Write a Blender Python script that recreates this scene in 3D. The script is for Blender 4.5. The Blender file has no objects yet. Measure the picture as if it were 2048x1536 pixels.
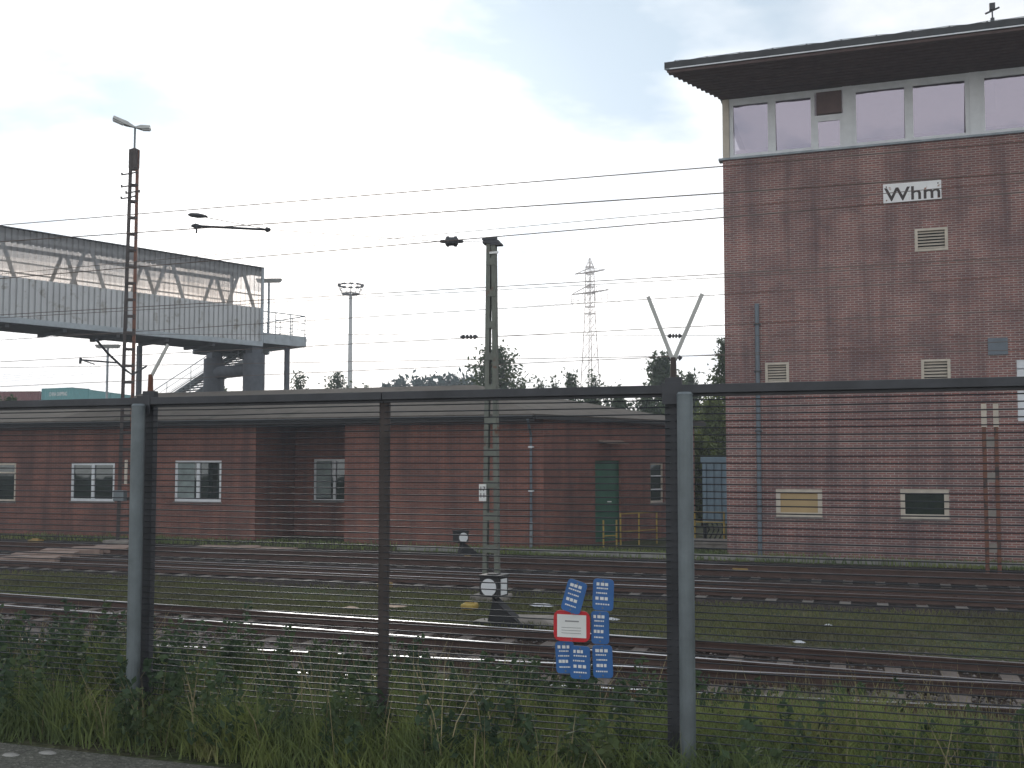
import bpy, math, random
import numpy as np
from mathutils import Vector
R = math.radians
sin, cos, tan, pi = math.sin, math.cos, math.tan, math.pi
S = bpy.context.scene
C = S.collection

# ------------------------------------------------------------ camera
YAW, PITCH, F, CAMZ = 18.8, 3.2, 2050.0, 3.0          # F in pixels of a 2048 px wide frame
cam = bpy.data.cameras.new('camera'); camo = bpy.data.objects.new('camera', cam); C.objects.link(camo)
camo.location = (0, 0, CAMZ); camo.rotation_euler = (R(90+PITCH), 0, R(YAW))
cam.sensor_width = 36; cam.lens = 36*F/2048; cam.shift_y = 39.4/2048
cam.clip_start = .1; cam.clip_end = 9000
S.camera = camo

# ------------------------------------------------------------ sky
SUN_AZ, SUN_EL = -29.0, 15.0        # azimuth from +Y, negative towards -X (ahead, a little left)
w = bpy.data.worlds.new('World'); S.world = w; w.use_nodes = True
nt = w.node_tree; nt.nodes.clear()
def nd(t, ty, **kw):
    n = t.nodes.new(ty)
    for k, v in kw.items(): setattr(n, k, v)
    return n
out = nd(nt, 'ShaderNodeOutputWorld'); bg = nd(nt, 'ShaderNodeBackground'); nt.links.new(bg.outputs[0], out.inputs[0])
sky = nd(nt, 'ShaderNodeTexSky', sky_type='NISHITA', sun_disc=False)
sky.sun_elevation = R(SUN_EL); sky.sun_rotation = R(SUN_AZ); sky.air_density = 1.0; sky.dust_density = 1.5
tc = nd(nt, 'ShaderNodeTexCoord')
def math_(t, op, a, b=None, c=None, clamp=False):
    n = nd(t, 'ShaderNodeMath', operation=op); n.use_clamp = clamp
    for i, x in enumerate((a, b, c)):
        if x is None: continue
        if isinstance(x, (int, float)): n.inputs[i].default_value = x
        else: t.links.new(x, n.inputs[i])
    return n.outputs[0]
def mixc(t, f, a, b, blend='MIX'):
    n = nd(t, 'ShaderNodeMix', data_type='RGBA', blend_type=blend)
    for i, x in ((0, f), (6, a), (7, b)):
        if isinstance(x, (int, float)): n.inputs[i].default_value = x
        elif isinstance(x, (tuple, list)): n.inputs[i].default_value = (*x[:3], 1)
        else: t.links.new(x, n.inputs[i])
    return n.outputs[2]
def ramp(t, fac, stops, interp='LINEAR'):
    n = nd(t, 'ShaderNodeValToRGB'); cr = n.color_ramp; cr.interpolation = interp
    while len(cr.elements) < len(stops): cr.elements.new(.5)
    for e, (p, c) in zip(cr.elements, stops):
        e.position = p; e.color = (*c[:3], 1) if isinstance(c, (tuple, list)) else (c, c, c, 1)
    t.links.new(fac, n.inputs[0]); return n.outputs[0]
def noise(t, vec, scale, detail=4, rough=.5, dist=0):
    n = nd(t, 'ShaderNodeTexNoise'); n.inputs['Scale'].default_value = scale
    n.inputs['Detail'].default_value = detail; n.inputs['Roughness'].default_value = rough; n.inputs['Distortion'].default_value = dist
    if vec is not None: t.links.new(vec, n.inputs['Vector'])
    return n.outputs[0]
sep = nd(nt, 'ShaderNodeSeparateXYZ'); nt.links.new(tc.outputs['Generated'], sep.inputs[0])
zc = math_(nt, 'MAXIMUM', sep.outputs[2], 0.0)
# flatten towards the horizon like a real cloud layer
den = math_(nt, 'ADD', zc, 0.30)
cx = math_(nt, 'DIVIDE', sep.outputs[0], den); cy = math_(nt, 'DIVIDE', sep.outputs[1], den)
cmb = nd(nt, 'ShaderNodeCombineXYZ'); nt.links.new(cx, cmb.inputs[0]); nt.links.new(cy, cmb.inputs[1])
cmb.inputs[2].default_value = 3.7
n1 = noise(nt, cmb.outputs[0], 1.9, 5, .52, .35)
n2 = noise(nt, cmb.outputs[0], 5.2, 6, .58, .2)
nn = math_(nt, 'ADD', math_(nt, 'MULTIPLY', n1, .78), math_(nt, 'MULTIPLY', n2, .22))
# brightness towards the veiled sun
sd = Vector((sin(R(SUN_AZ))*cos(R(SUN_EL)), cos(R(SUN_AZ))*cos(R(SUN_EL)), sin(R(SUN_EL))))
dot = nd(nt, 'ShaderNodeVectorMath', operation='DOT_PRODUCT'); nt.links.new(tc.outputs['Generated'], dot.inputs[0]); dot.inputs[1].default_value = sd
glow = ramp(nt, dot.outputs['Value'], [(0.0, .80), (.55, .82), (.80, .88), (.90, 1.0), (.965, 1.15), (1.0, 1.4)])
lowb = ramp(nt, zc, [(0.0, 1.0), (.17, .85), (.27, .30), (.36, 0.0)])       # overcast thins out to bright white low down
cloudf = ramp(nt, math_(nt, 'SUBTRACT', nn, math_(nt, 'MULTIPLY', lowb, .16)), [(.36, 0.0), (.44, .35), (.58, 1.0)])
cloudcol = mixc(nt, cloudf, (1.02, 1.0, .99), (.41, .505, .60))
cloudcol = mixc(nt, 1.0, cloudcol, glow, 'MULTIPLY')
skyl = mixc(nt, 1.0, sky.outputs[0], (.09, .09, .09), 'MULTIPLY')
cloudcol = mixc(nt, 1.0, cloudcol, ramp(nt, zc, [(0.0, 1.45), (.16, 1.35), (.30, 1.05), (.45, .92)]), 'MULTIPLY')
final = mixc(nt, .93, skyl, cloudcol)
nt.links.new(final, bg.inputs[0]); bg.inputs[1].default_value = 1.0

sl = bpy.data.lights.new('sun', 'SUN'); so = bpy.data.objects.new('sun', sl); C.objects.link(so)
sl.energy = 1.1; sl.angle = R(14); sl.color = (1, .95, .88)
so.rotation_euler = (-sd).to_track_quat('-Z', 'Y').to_euler(); so.location = (0, 0, 60)
S.view_settings.view_transform = 'Standard'; S.view_settings.look = 'None'
S.view_settings.exposure = 0.66; S.view_settings.gamma = 1.0
S.render.engine = 'CYCLES'

# ------------------------------------------------------------ pixel -> world plane
cy_, sy_ = cos(R(YAW)), sin(R(YAW))
def ray(px): u = (px-1024)/F; return (u*cy_-sy_, cy_+u*sy_)       # per metre of depth
def at(px, py, Y):
    a, b = ray(px); d = Y/b; return Vector((a*d, Y, CAMZ+(922-py)/F*d))
def atd(px, py, d):
    a, b = ray(px); return Vector((a*d, b*d, CAMZ+(922-py)/F*d))
def ground(px, py, z): return atd(px, py, (CAMZ-z)*F/(py-922))

# ------------------------------------------------------------ objects
def tag(o, label=None, cat=None, group=None, kind=None):
    if label: o['label'] = label
    if cat: o['category'] = cat
    if group: o['group'] = group
    if kind: o['kind'] = kind
    return o
def empty(name, loc, rz=0, **kw):
    o = bpy.data.objects.new(name, None); C.objects.link(o); o.location = loc; o.rotation_euler.z = rz
    o.empty_display_size = .2
    return tag(o, **kw)
class MB:
    def __init__(s): s.v = []; s.f = []; s.m = []
    def add(s, vs, fs, mi=0):
        b = len(s.v); s.v += [tuple(v) for v in vs]; s.f += [tuple(b+i for i in f) for f in fs]; s.m += [mi]*len(fs); return s
    def quad(s, a, b, c, d, mi=0): return s.add([a, b, c, d], [(0, 1, 2, 3)], mi)
    def box(s, x0, x1, y0, y1, z0, z1, mi=0):
        v = [(x, y, z) for z in (z0, z1) for y in (y0, y1) for x in (x0, x1)]
        return s.add(v, [(0, 2, 3, 1), (4, 5, 7, 6), (0, 1, 5, 4), (2, 6, 7, 3), (0, 4, 6, 2), (1, 3, 7, 5)], mi)
    def obox(s, o, ax, ay, az, mi=0):     # oriented box: corner/centre-based: centre o, half vectors
        o, ax, ay, az = map(Vector, (o, ax, ay, az))
        v = [o+i*ax+j*ay+k*az for k in (-1, 1) for j in (-1, 1) for i in (-1, 1)]
        return s.add(v, [(0, 2, 3, 1), (4, 5, 7, 6), (0, 1, 5, 4), (2, 6, 7, 3), (0, 4, 6, 2), (1, 3, 7, 5)], mi)
    def bar(s, p, q, w_, h_=None, mi=0, up=(0, 0, 1)):
        p, q = Vector(p), Vector(q); h_ = h_ or w_
        d = (q-p); L = d.length; d.normalize(); up = Vector(up)
        if abs(d.dot(up)) > .98: up = Vector((0, 1, 0))
        sx = d.cross(up).normalized(); sz = sx.cross(d)
        return s.obox((p+q)/2, d*L/2, sx*w_/2, sz*h_/2, mi)
    def tube(s, pts, r, n=8, mi=0, cap=True):
        pts = [Vector(p) for p in pts]; rs = r if isinstance(r, (list, tuple)) else [r]*len(pts)
        rings = []
        for i, p in enumerate(pts):
            d = (pts[min(i+1, len(pts)-1)]-pts[max(i-1, 0)]).normalized()
            up = Vector((0, 0, 1)) if abs(d.z) < .95 else Vector((0, 1, 0))
            a = d.cross(up).normalized(); b = a.cross(d)
            rings.append([p+(a*cos(2*pi*k/n)+b*sin(2*pi*k/n))*rs[i] for k in range(n)])
        vs = [v for g in rings for v in g]; fs = []
        for i in range(len(pts)-1):
            for k in range(n):
                fs.append((i*n+k, i*n+(k+1) % n, (i+1)*n+(k+1) % n, (i+1)*n+k))
        if cap: fs += [tuple(range(n))[::-1], tuple((len(pts)-1)*n+k for k in range(n))]
        return s.add(vs, fs, mi)
    def prism(s, poly, z0, z1, mi=0):     # plan polygon (ccw)
        n = len(poly); zt = z1 if isinstance(z1, (list, tuple)) else [z1]*n
        v = [(x, y, z0) for x, y in poly]+[(x, y, z) for (x, y), z in zip(poly, zt)]
        return s.add(v, [tuple(range(n))[::-1], tuple(range(n, 2*n))]+[(i, (i+1) % n, n+(i+1) % n, n+i) for i in range(n)], mi)
    def build(s, name, mats, parent=None, bevel=0, smooth=False):
        me = bpy.data.meshes.new(name); me.from_pydata(s.v, [], s.f)
        mats = mats if isinstance(mats, (list, tuple)) else [mats]
        for m in mats: me.materials.append(m)
        me.polygons.foreach_set('material_index', s.m)
        uv = me.uv_layers.new(name='UVMap'); me.update()
        for p in me.polygons:
            n = p.normal
            if abs(n.z) > .8: t, b = Vector((1, 0, 0)), Vector((0, 1, 0))
            else:
                t = Vector((-n.y, n.x, 0)).normalized(); b = Vector((0, 0, 1))
            for li in p.loop_indices:
                c = me.vertices[me.loops[li].vertex_index].co
                uv.data[li].uv = (c.dot(t), c.dot(b))
        if smooth: me.polygons.foreach_set('use_smooth', [True]*len(me.polygons))
        o = bpy.data.objects.new(name, me); C.objects.link(o)
        if parent:
            o.parent = parent
        if bevel:
            bm = o.modifiers.new('bevel', 'BEVEL'); bm.width = bevel; bm.segments = 2; bm.limit_method = 'ANGLE'
        return o
def copy_tree(o, parent=None):
    c = o.copy(); C.objects.link(c); c.parent = parent
    for ch in list(o.children): copy_tree(ch, c)
    return c
def text_mesh(name, body, size, mat, parent, loc, rot, depth=.004, xs=1, space=1.0):
    cu = bpy.data.curves.new(name+'_font', 'FONT'); cu.body = body; cu.size = size; cu.extrude = depth; cu.space_character = space
    cu.align_x = 'CENTER'; cu.align_y = 'CENTER'; cu.offset = .012*size
    t = bpy.data.objects.new('tmp', cu); C.objects.link(t)
    bpy.context.view_layer.update()
    me = bpy.data.meshes.new_from_object(t.evaluated_get(bpy.context.evaluated_depsgraph_get()))
    bpy.data.objects.remove(t); me.name = name
    me.materials.clear(); me.materials.append(mat)
    o = bpy.data.objects.new(name, me); C.objects.link(o); o.parent = parent; o.location = loc; o.rotation_euler = rot; o.scale.x = xs
    return o

# ------------------------------------------------------------ materials
def mat(name, col, rough=.7, metal=0, var=.25, vscale=3.0, bump=0.0, bscale=30, spots=None, coord='Object', spec=.5):
    m = bpy.data.materials.new(name); m.use_nodes = True; t = m.node_tree; b = t.nodes['Principled BSDF']
    b.inputs['Roughness'].default_value = rough; b.inputs['Metallic'].default_value = metal
    b.inputs['Specular IOR Level'].default_value = spec
    tcn = nd(t, 'ShaderNodeTexCoord'); v = tcn.outputs[coord]
    n = noise(t, v, vscale, 6, .6)
    lo = tuple(c*(1-var) for c in col); hi = tuple(min(1, c*(1+var)) for c in col)
    c = ramp(t, n, [(.3, lo), (.7, hi)])
    if spots:     # (colour, threshold, scale)
        n3 = noise(t, v, spots[2], 5, .65)
        c = mixc(t, ramp(t, n3, [(spots[1]-.04, 0.0), (spots[1]+.05, 1.0)]), c, spots[0])
    t.links.new(c, b.inputs['Base Color'])
    if bump:
        bn = nd(t, 'ShaderNodeBump'); bn.inputs['Strength'].default_value = bump; bn.inputs['Distance'].default_value = .02
        t.links.new(noise(t, v, bscale, 5, .6), bn.inputs['Height']); t.links.new(bn.outputs[0], b.inputs['Normal'])
    return m
def brick(name, c1, c2, mortar, dark=(.03, .02, .02), stain=.45, msize=.012):
    m = bpy.data.materials.new(name); m.use_nodes = True; t = m.node_tree; b = t.nodes['Principled BSDF']
    b.inputs['Roughness'].default_value = .85
    uv = nd(t, 'ShaderNodeUVMap')
    br = nd(t, 'ShaderNodeTexBrick'); t.links.new(uv.outputs[0], br.inputs['Vector'])
    br.inputs['Scale'].default_value = 1; br.inputs['Mortar Size'].default_value = msize; br.inputs['Mortar Smooth'].default_value = .2
    br.inputs['Brick Width'].default_value = .25; br.inputs['Row Height'].default_value = .075; br.inputs['Bias'].default_value = -.1
    br.inputs['Color1'].default_value = (*c1, 1); br.inputs['Color2'].default_value = (*c2, 1); br.inputs['Mortar'].default_value = (*mortar, 1)
    n = noise(t, uv.outputs[0], .55, 6, .65)
    c = mixc(t, math_(t, 'MULTIPLY', ramp(t, n, [(.38, 0.0), (.68, 1.0)]), stain), br.outputs[0], dark)
    mp = nd(t, 'ShaderNodeMapping'); mp.inputs['Scale'].default_value = (1.6, .12, 1); t.links.new(uv.outputs[0], mp.inputs[0])
    c = mixc(t, math_(t, 'MULTIPLY', ramp(t, noise(t, mp.outputs[0], 1, 5, .6), [(.45, 0.0), (.72, 1.0)]), .6), c, dark)
    t.links.new(c, b.inputs['Base Color'])
    bn = nd(t, 'ShaderNodeBump'); bn.inputs['Strength'].default_value = .5; bn.inputs['Distance'].default_value = .01; bn.invert = True
    t.links.new(br.outputs['Fac'], bn.inputs['Height']); t.links.new(bn.outputs[0], b.inputs['Normal'])
    return m
def glassy(name, col, tint, gl=.5, rough=.03, opaque=True):
    m = bpy.data.materials.new(name); m.use_nodes = True; t = m.node_tree; t.nodes.clear()
    o = nd(t, 'ShaderNodeOutputMaterial'); mx = nd(t, 'ShaderNodeMixShader'); mx.inputs[0].default_value = gl
    a = nd(t, 'ShaderNodeBsdfDiffuse' if opaque else 'ShaderNodeBsdfTransparent'); a.inputs[0].default_value = (*col, 1)
    g = nd(t, 'ShaderNodeBsdfGlossy'); g.inputs[0].default_value = (*tint, 1); g.inputs['Roughness'].default_value = rough
    tcn = nd(t, 'ShaderNodeTexCoord'); bn = nd(t, 'ShaderNodeBump'); bn.inputs['Strength'].default_value = .08; bn.inputs['Distance'].default_value = .05
    t.links.new(noise(t, tcn.outputs['Object'], .9, 2), bn.inputs['Height']); t.links.new(bn.outputs[0], g.inputs['Normal'])
    t.links.new(a.outputs[0], mx.inputs[1]); t.links.new(g.outputs[0], mx.inputs[2]); t.links.new(mx.outputs[0], o.inputs[0])
    return m
M = {}
M['brick'] = brick('red_brick', (.275, .093, .060), (.19, .066, .045), (.22, .17, .15), stain=.45, msize=.009)
M['brick_tower'] = brick('tower_brick', (.30, .115, .09), (.185, .080, .072), (.40, .34, .31), dark=(.06, .04, .048), stain=.55, msize=.014)
M['plinth'] = mat('plinth_concrete', (.16, .14, .13), .9)
M['roof'] = mat('bitumen_roof', (.115, .100, .085), .95, var=.15, vscale=1.2, spots=((.075, .07, .055), .6, .8), spec=.15)
M['fascia'] = mat('dark_fascia', (.035, .036, .038), .7)
M['soffit'] = mat('dark_soffit_boards', (.115, .075, .07), .8, var=.2)
M['gutter'] = mat('zinc_gutter', (.22, .25, .27), .45, .5)
M['white'] = mat('white_window_paint', (.66, .68, .70), .45, var=.08)
M['cream'] = mat('weathered_cream_paint', (.52, .46, .38), .6, var=.15)
M['glass_dark'] = glassy('dark_window_glass', (.018, .025, .022), (.75, .8, .8), .10)  # opaque panes; the darkness of the unlit rooms is put into their colour
M['glass_tower'] = glassy('tower_window_glass', (.86, .84, .90), (.26, .245, .295), .82, opaque=False)
M['curtain'] = mat('grey_curtain', (.22, .26, .25), .9)
M['green'] = mat('green_door_paint', (.018, .105, .06), .5, var=.2)
M['metal_dark'] = mat('dark_fence_steel', (.05, .052, .058), .55, .3, var=.3)
M['wire_fence'] = mat('fence_rod_steel', (.028, .031, .036), .5, .3, var=.2)
M['galv'] = mat('galvanised_steel', (.15, .175, .185), .5, .35, var=.2, vscale=4)
M['pole_grey'] = mat('grey_green_mast_paint', (.135, .145, .12), .65, var=.2, spots=((.13, .055, .03), .63, 2.2))
M['rust'] = mat('rusty_steel', (.17, .068, .04), .8, var=.35, spots=((.05, .035, .03), .55, 3))
M['rust_dark'] = mat('dark_rusty_steel', (.058, .046, .042), .8, var=.35)
M['rail_top'] = mat('polished_rail_head', (.50, .51, .53), .38, 1.0, var=.12)
M['rail_side'] = mat('brown_rail_web', (.075, .042, .032), .85)
M['sleeper'] = mat('old_timber_sleeper', (.13, .105, .09), .9, var=.4, bump=.3)
M['sleeper_c'] = mat('concrete_sleeper', (.14, .125, .11), .9, var=.3)
M['blue'] = mat('blue_enamel', (.03, .12, .33), .35, var=.15)
M['white_s'] = mat('white_enamel', (.72, .72, .70), .35, var=.06)
M['white_rust'] = mat('rust_stained_white_enamel', (.80, .80, .80), .5, var=.06, spots=((.30, .13, .07), .66, 4.0))
M['red_s'] = mat('red_enamel', (.52, .02, .03), .35, var=.1)
M['black'] = mat('black_paint', (.012, .012, .013), .6)
M['lens'] = mat('milk_glass', (.75, .77, .78), .3, var=.05)
M['yellow'] = mat('worn_yellow_paint', (.36, .25, .05), .6, var=.25)
M['ochre'] = mat('ochre_cover', (.26, .17, .05), .8, var=.3)
M['clad'] = mat('grey_corrugated_cladding', (.50, .51, .515), .55, .1, var=.10, vscale=.6, spots=((.33, .32, .30), .6, 1.4))
M['bridge_steel'] = mat('painted_bridge_steel', (.36, .40, .425), .5, .1, var=.15)
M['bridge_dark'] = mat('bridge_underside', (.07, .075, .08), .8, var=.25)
M['column'] = mat('column_blue_grey', (.085, .095, .11), .7, var=.2)
M['concrete'] = mat('weathered_concrete', (.24, .215, .19), .9, var=.25, bump=.3)
M['concrete_pink'] = mat('pinkish_concrete_slab', (.26, .185, .15), .9, var=.25, bump=.3)
M['teal'] = mat('teal_container_paint', (.10, .31, .32), .55, var=.12, spots=((.10, .20, .18), .66, .9))
M['darkred'] = mat('oxide_red_container_paint', (.17, .045, .042), .6, var=.2)
M['bluecab'] = mat('pale_blue_cabinet_paint', (.17, .25, .31), .5, var=.15)
M['bluepipe'] = mat('blue_grey_downpipe', (.115, .14, .165), .5, var=.15)
M['lamp'] = mat('lamp_housing', (.42, .42, .40), .5, .2, var=.1)
M['lattice'] = mat('lattice_steel', (.42, .34, .29), .7, .1)
M['wirem'] = mat('oxidised_copper_wire', (.13, .10, .085), .6, .3)
M['tan'] = mat('tan_blind', (.42, .30, .15), .8, var=.06)
M['interior'] = mat('pale_room_wall', (.72, .68, .72), .9, var=.05)
M['bag'] = mat('white_plastic_litter', (.50, .51, .53), .8, var=.3, vscale=9)
M['card'] = mat('brown_cardboard', (.40, .30, .22), .9)
M['kerb'] = mat('pale_kerb_stone', (.27, .26, .24), .9, var=.3)
# translucent corrugated sheet
m = bpy.data.materials.new('translucent_corrugated_sheet'); m.use_nodes = True; t = m.node_tree; t.nodes.clear()
o_ = nd(t, 'ShaderNodeOutputMaterial'); mx = nd(t, 'ShaderNodeMixShader'); mx2 = nd(t, 'ShaderNodeMixShader')
tr = nd(t, 'ShaderNodeBsdfTransparent'); tr.inputs[0].default_value = (.97, .93, .90, 1)
df = nd(t, 'ShaderNodeBsdfDiffuse'); df.inputs[0].default_value = (.66, .62, .58, 1)
tl = nd(t, 'ShaderNodeBsdfTranslucent'); tl.inputs[0].default_value = (.82, .75, .68, 1)
tcn = nd(t, 'ShaderNodeTexCoord')
mx2.inputs[0].default_value = .5; t.links.new(df.outputs[0], mx2.inputs[1]); t.links.new(tl.outputs[0], mx2.inputs[2])
t.links.new(ramp(t, noise(t, tcn.outputs['Object'], 1.2, 4), [(.35, .30), (.7, .42)]), mx.inputs[0])
t.links.new(tr.outputs[0], mx.inputs[1]); t.links.new(mx2.outputs[0], mx.inputs[2]); t.links.new(mx.outputs[0], o_.inputs[0])
M['translucent'] = m
m = bpy.data.materials['translucent_corrugated_sheet'].copy(); m.name = 'dimmed_translucent_sheet'  # greyer copy; the dim roof underside behind it is put into its colour
for n_ in m.node_tree.nodes:
    if n_.type == 'VALTORGB': n_.color_ramp.elements[0].color = (.50, .50, .50, 1); n_.color_ramp.elements[1].color = (.66, .66, .66, 1)
    if n_.type == 'BSDF_DIFFUSE': n_.inputs[0].default_value = (.55, .56, .58, 1)
    if n_.type == 'BSDF_TRANSLUCENT': n_.inputs[0].default_value = (.50, .49, .48, 1)
M['dimmed'] = m
def ground_mat(name, stops, scale, fine=18, bump=.6, bs=40):
    m = bpy.data.materials.new(name); m.use_nodes = True; t = m.node_tree; b = t.nodes['Principled BSDF']
    b.inputs['Roughness'].default_value = 1.0; b.inputs['Specular IOR Level'].default_value = .06
    g = nd(t, 'ShaderNodeTexCoord'); v = g.outputs['Object']
    a = noise(t, v, scale, 8, .68, .4)
    c = ramp(t, a, stops)
    vo = nd(t, 'ShaderNodeTexVoronoi'); vo.inputs['Scale'].default_value = fine; t.links.new(v, vo.inputs['Vector'])
    sepc = nd(t, 'ShaderNodeSeparateColor'); t.links.new(vo.outputs['Color'], sepc.inputs[0])
    c = mixc(t, .75, c, ramp(t, sepc.outputs[0], [(0, .55), (.7, 1.0), (.93, 1.25), (1, 1.9)]), 'MULTIPLY')
    t.links.new(c, b.inputs['Base Color'])
    bn = nd(t, 'ShaderNodeBump'); bn.inputs['Strength'].default_value = bump; bn.inputs['Distance'].default_value = .04
    t.links.new(vo.outputs['Distance'], bn.inputs['Height']); t.links.new(bn.outputs[0], b.inputs['Normal'])
    return m
M['ground'] = ground_mat('yard_ground', [(.30, (.05, .055, .028)), (.45, (.085, .08, .05)), (.55, (.055, .07, .03)), (.70, (.10, .085, .065))], .55, 16)
M['ballast'] = ground_mat('brown_ballast', [(.3, (.035, .025, .021)), (.55, (.06, .043, .035)), (.75, (.095, .078, .068))], .8, 14, .9)
M['ballast_dark'] = ground_mat('dark_ballast', [(.3, (.028, .025, .026)), (.55, (.05, .04, .036)), (.75, (.08, .065, .055))], .6, 12, .9)
M['ballast_grey'] = ground_mat('grey_ballast', [(.3, (.10, .085, .08)), (.55, (.17, .15, .14)), (.75, (.22, .19, .17))], 1.2, 13, .9)
M['gravel'] = ground_mat('grey_gravel_path', [(.3, (.10, .10, .085)), (.6, (.15, .145, .125)), (.8, (.19, .18, .16))], 1.5, 45, .4)
def leafmat(name, stops, scale=1.2, tl_=.35):
    m = bpy.data.materials.new(name); m.use_nodes = True; t = m.node_tree; b = t.nodes['Principled BSDF']
    b.inputs['Roughness'].default_value = .65; b.inputs['Specular IOR Level'].default_value = .25
    g = nd(t, 'ShaderNodeTexCoord'); c = ramp(t, noise(t, g.outputs['Object'], scale, 5, .7), stops)
    t.links.new(c, b.inputs['Base Color'])
    tr_ = nd(t, 'ShaderNodeBsdfTranslucent'); t.links.new(c, tr_.inputs[0])
    mx_ = nd(t, 'ShaderNodeMixShader'); mx_.inputs[0].default_value = tl_
    t.links.new(b.outputs[0], mx_.inputs[1]); t.links.new(tr_.outputs[0], mx_.inputs[2])
    t.links.new(mx_.outputs[0], t.nodes['Material Output'].inputs[0]); return m
M['grass'] = leafmat('grass_blades', [(.28, (.08, .11, .05)), (.45, (.14, .185, .07)), (.58, (.22, .26, .08)), (.72, (.30, .26, .14))], .7)
M['weed'] = leafmat('weed_leaves', [(.28, (.035, .06, .04)), (.5, (.055, .09, .045)), (.65, (.09, .12, .045)), (.8, (.15, .11, .06))], .8)
M['leaf'] = leafmat('tree_leaves', [(.3, (.035, .06, .03)), (.55, (.07, .10, .045)), (.75, (.12, .13, .05))], .6)
M['leaf_y'] = leafmat('yellow_green_leaves', [(.3, (.06, .10, .03)), (.55, (.13, .16, .04)), (.75, (.22, .20, .05))], .5)
M['leaf_t'] = leafmat('dark_blue_green_leaves', [(.3, (.035, .07, .07)), (.6, (.06, .10, .09)), (.8, (.08, .13, .09))], .15, .15)
M['bark'] = mat('bark', (.07, .055, .042), .9, bump=.4)

# ------------------------------------------------------------ terrain
def gz(y):     # height of the ground across the tracks
    if y < 9.6: return .5
    if y < 12.6: s = (y-9.6)/3.0; s = s*s*(3-2*s); return .5-.72*s
    return -.22
rng = np.random.default_rng(5)
def strip(name, ys, x0, x1, nx, zf, material, amp, kind='structure', parent=None, seed=1):
    rg = np.random.default_rng(seed)
    xs = np.linspace(x0, x1, nx); v = []; f = []
    for j, y in enumerate(ys):
        for i, x in enumerate(xs):
            v.append((x, y, zf(y)+(rg.uniform(-amp, amp) if amp else 0)))
    for j in range(len(ys)-1):
        for i in range(nx-1):
            a = j*nx+i; f.append((a, a+1, a+nx+1, a+nx))
    me = bpy.data.meshes.new(name); me.from_pydata(v, [], f); me.materials.append(material)
    me.polygons.foreach_set('use_smooth', [True]*len(f))
    o = bpy.data.objects.new(name, me); C.objects.link(o)
    if kind: o['kind'] = kind
    if parent: o.parent = parent
    return o
mb = MB()
YS = [-60, 0, 5, 9.6, 10.2, 10.8, 11.4, 12.0, 12.6, 13.2, 24, 40, 90, 300, 700]; XS = [-700, -200, -80, -40, -20, 0, 20, 40, 100, 600]
v = [(x, y, gz(y)) for y in YS for x in XS]; nx = len(XS)
mb.add(v, [(j*nx+i, j*nx+i+1, (j+1)*nx+i+1, (j+1)*nx+i) for j in range(len(YS)-1) for i in range(nx-1)])
tag(mb.build('ground', M['ground'], smooth=True), kind='structure')
# Tracks: rails measured from the picture, stored as (x, y) of two points at the rail head
def rail_line(pl, pr):
    a = ground(0, pl, 0); b = ground(2048, pr, 0); return a, b
def bed(name, c0, c1, half, z, material, seed):     # ballast shoulder along a centre line
    n = 170; prof = [(-half-.45, -.245), (-half, z-.02), (-half*.5, z), (0, z-.01), (half*.5, z), (half, z-.02), (half+.45, -.245)]
    rg = np.random.default_rng(seed); v = []; f = []
    X0, X1 = -75, 32; sl_ = (c1.y-c0.y)/(c1.x-c0.x)
    sub = []
    for k in range(len(prof)-1):
        for q in range(3): s_ = q/3; sub.append((prof[k][0]*(1-s_)+prof[k+1][0]*s_, prof[k][1]*(1-s_)+prof[k+1][1]*s_))
    sub.append(prof[-1]); m_ = len(sub)
    for i in range(n):
        x = X0+(X1-X0)*i/(n-1); yc = c0.y+sl_*(x-c0.x)
        for (dy, zz) in sub: v.append((x, yc+dy+rg.uniform(-.04, .04), zz+rg.uniform(-.014, .012)))
    for i in range(n-1):
        for k in range(m_-1):
            a = i*m_+k; f.append((a, a+m_, a+m_+1, a+1))
    me = bpy.data.meshes.new(name); me.from_pydata(v, [], f); me.materials.append(material)
    me.polygons.foreach_set('use_smooth', [True]*len(f))
    o = bpy.data.objects.new(name, me); C.objects.link(o); return tag(o, kind='structure')
prof_rail = [(-.07, -.16), (.07, -.16), (.07, -.145), (.012, -.125), (.012, -.04), (.036, -.03), (.036, -.002), (.028, 0), (-.028, 0), (-.036, -.002), (-.036, -.03), (-.012, -.04), (-.012, -.125), (-.07, -.145)]
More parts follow.
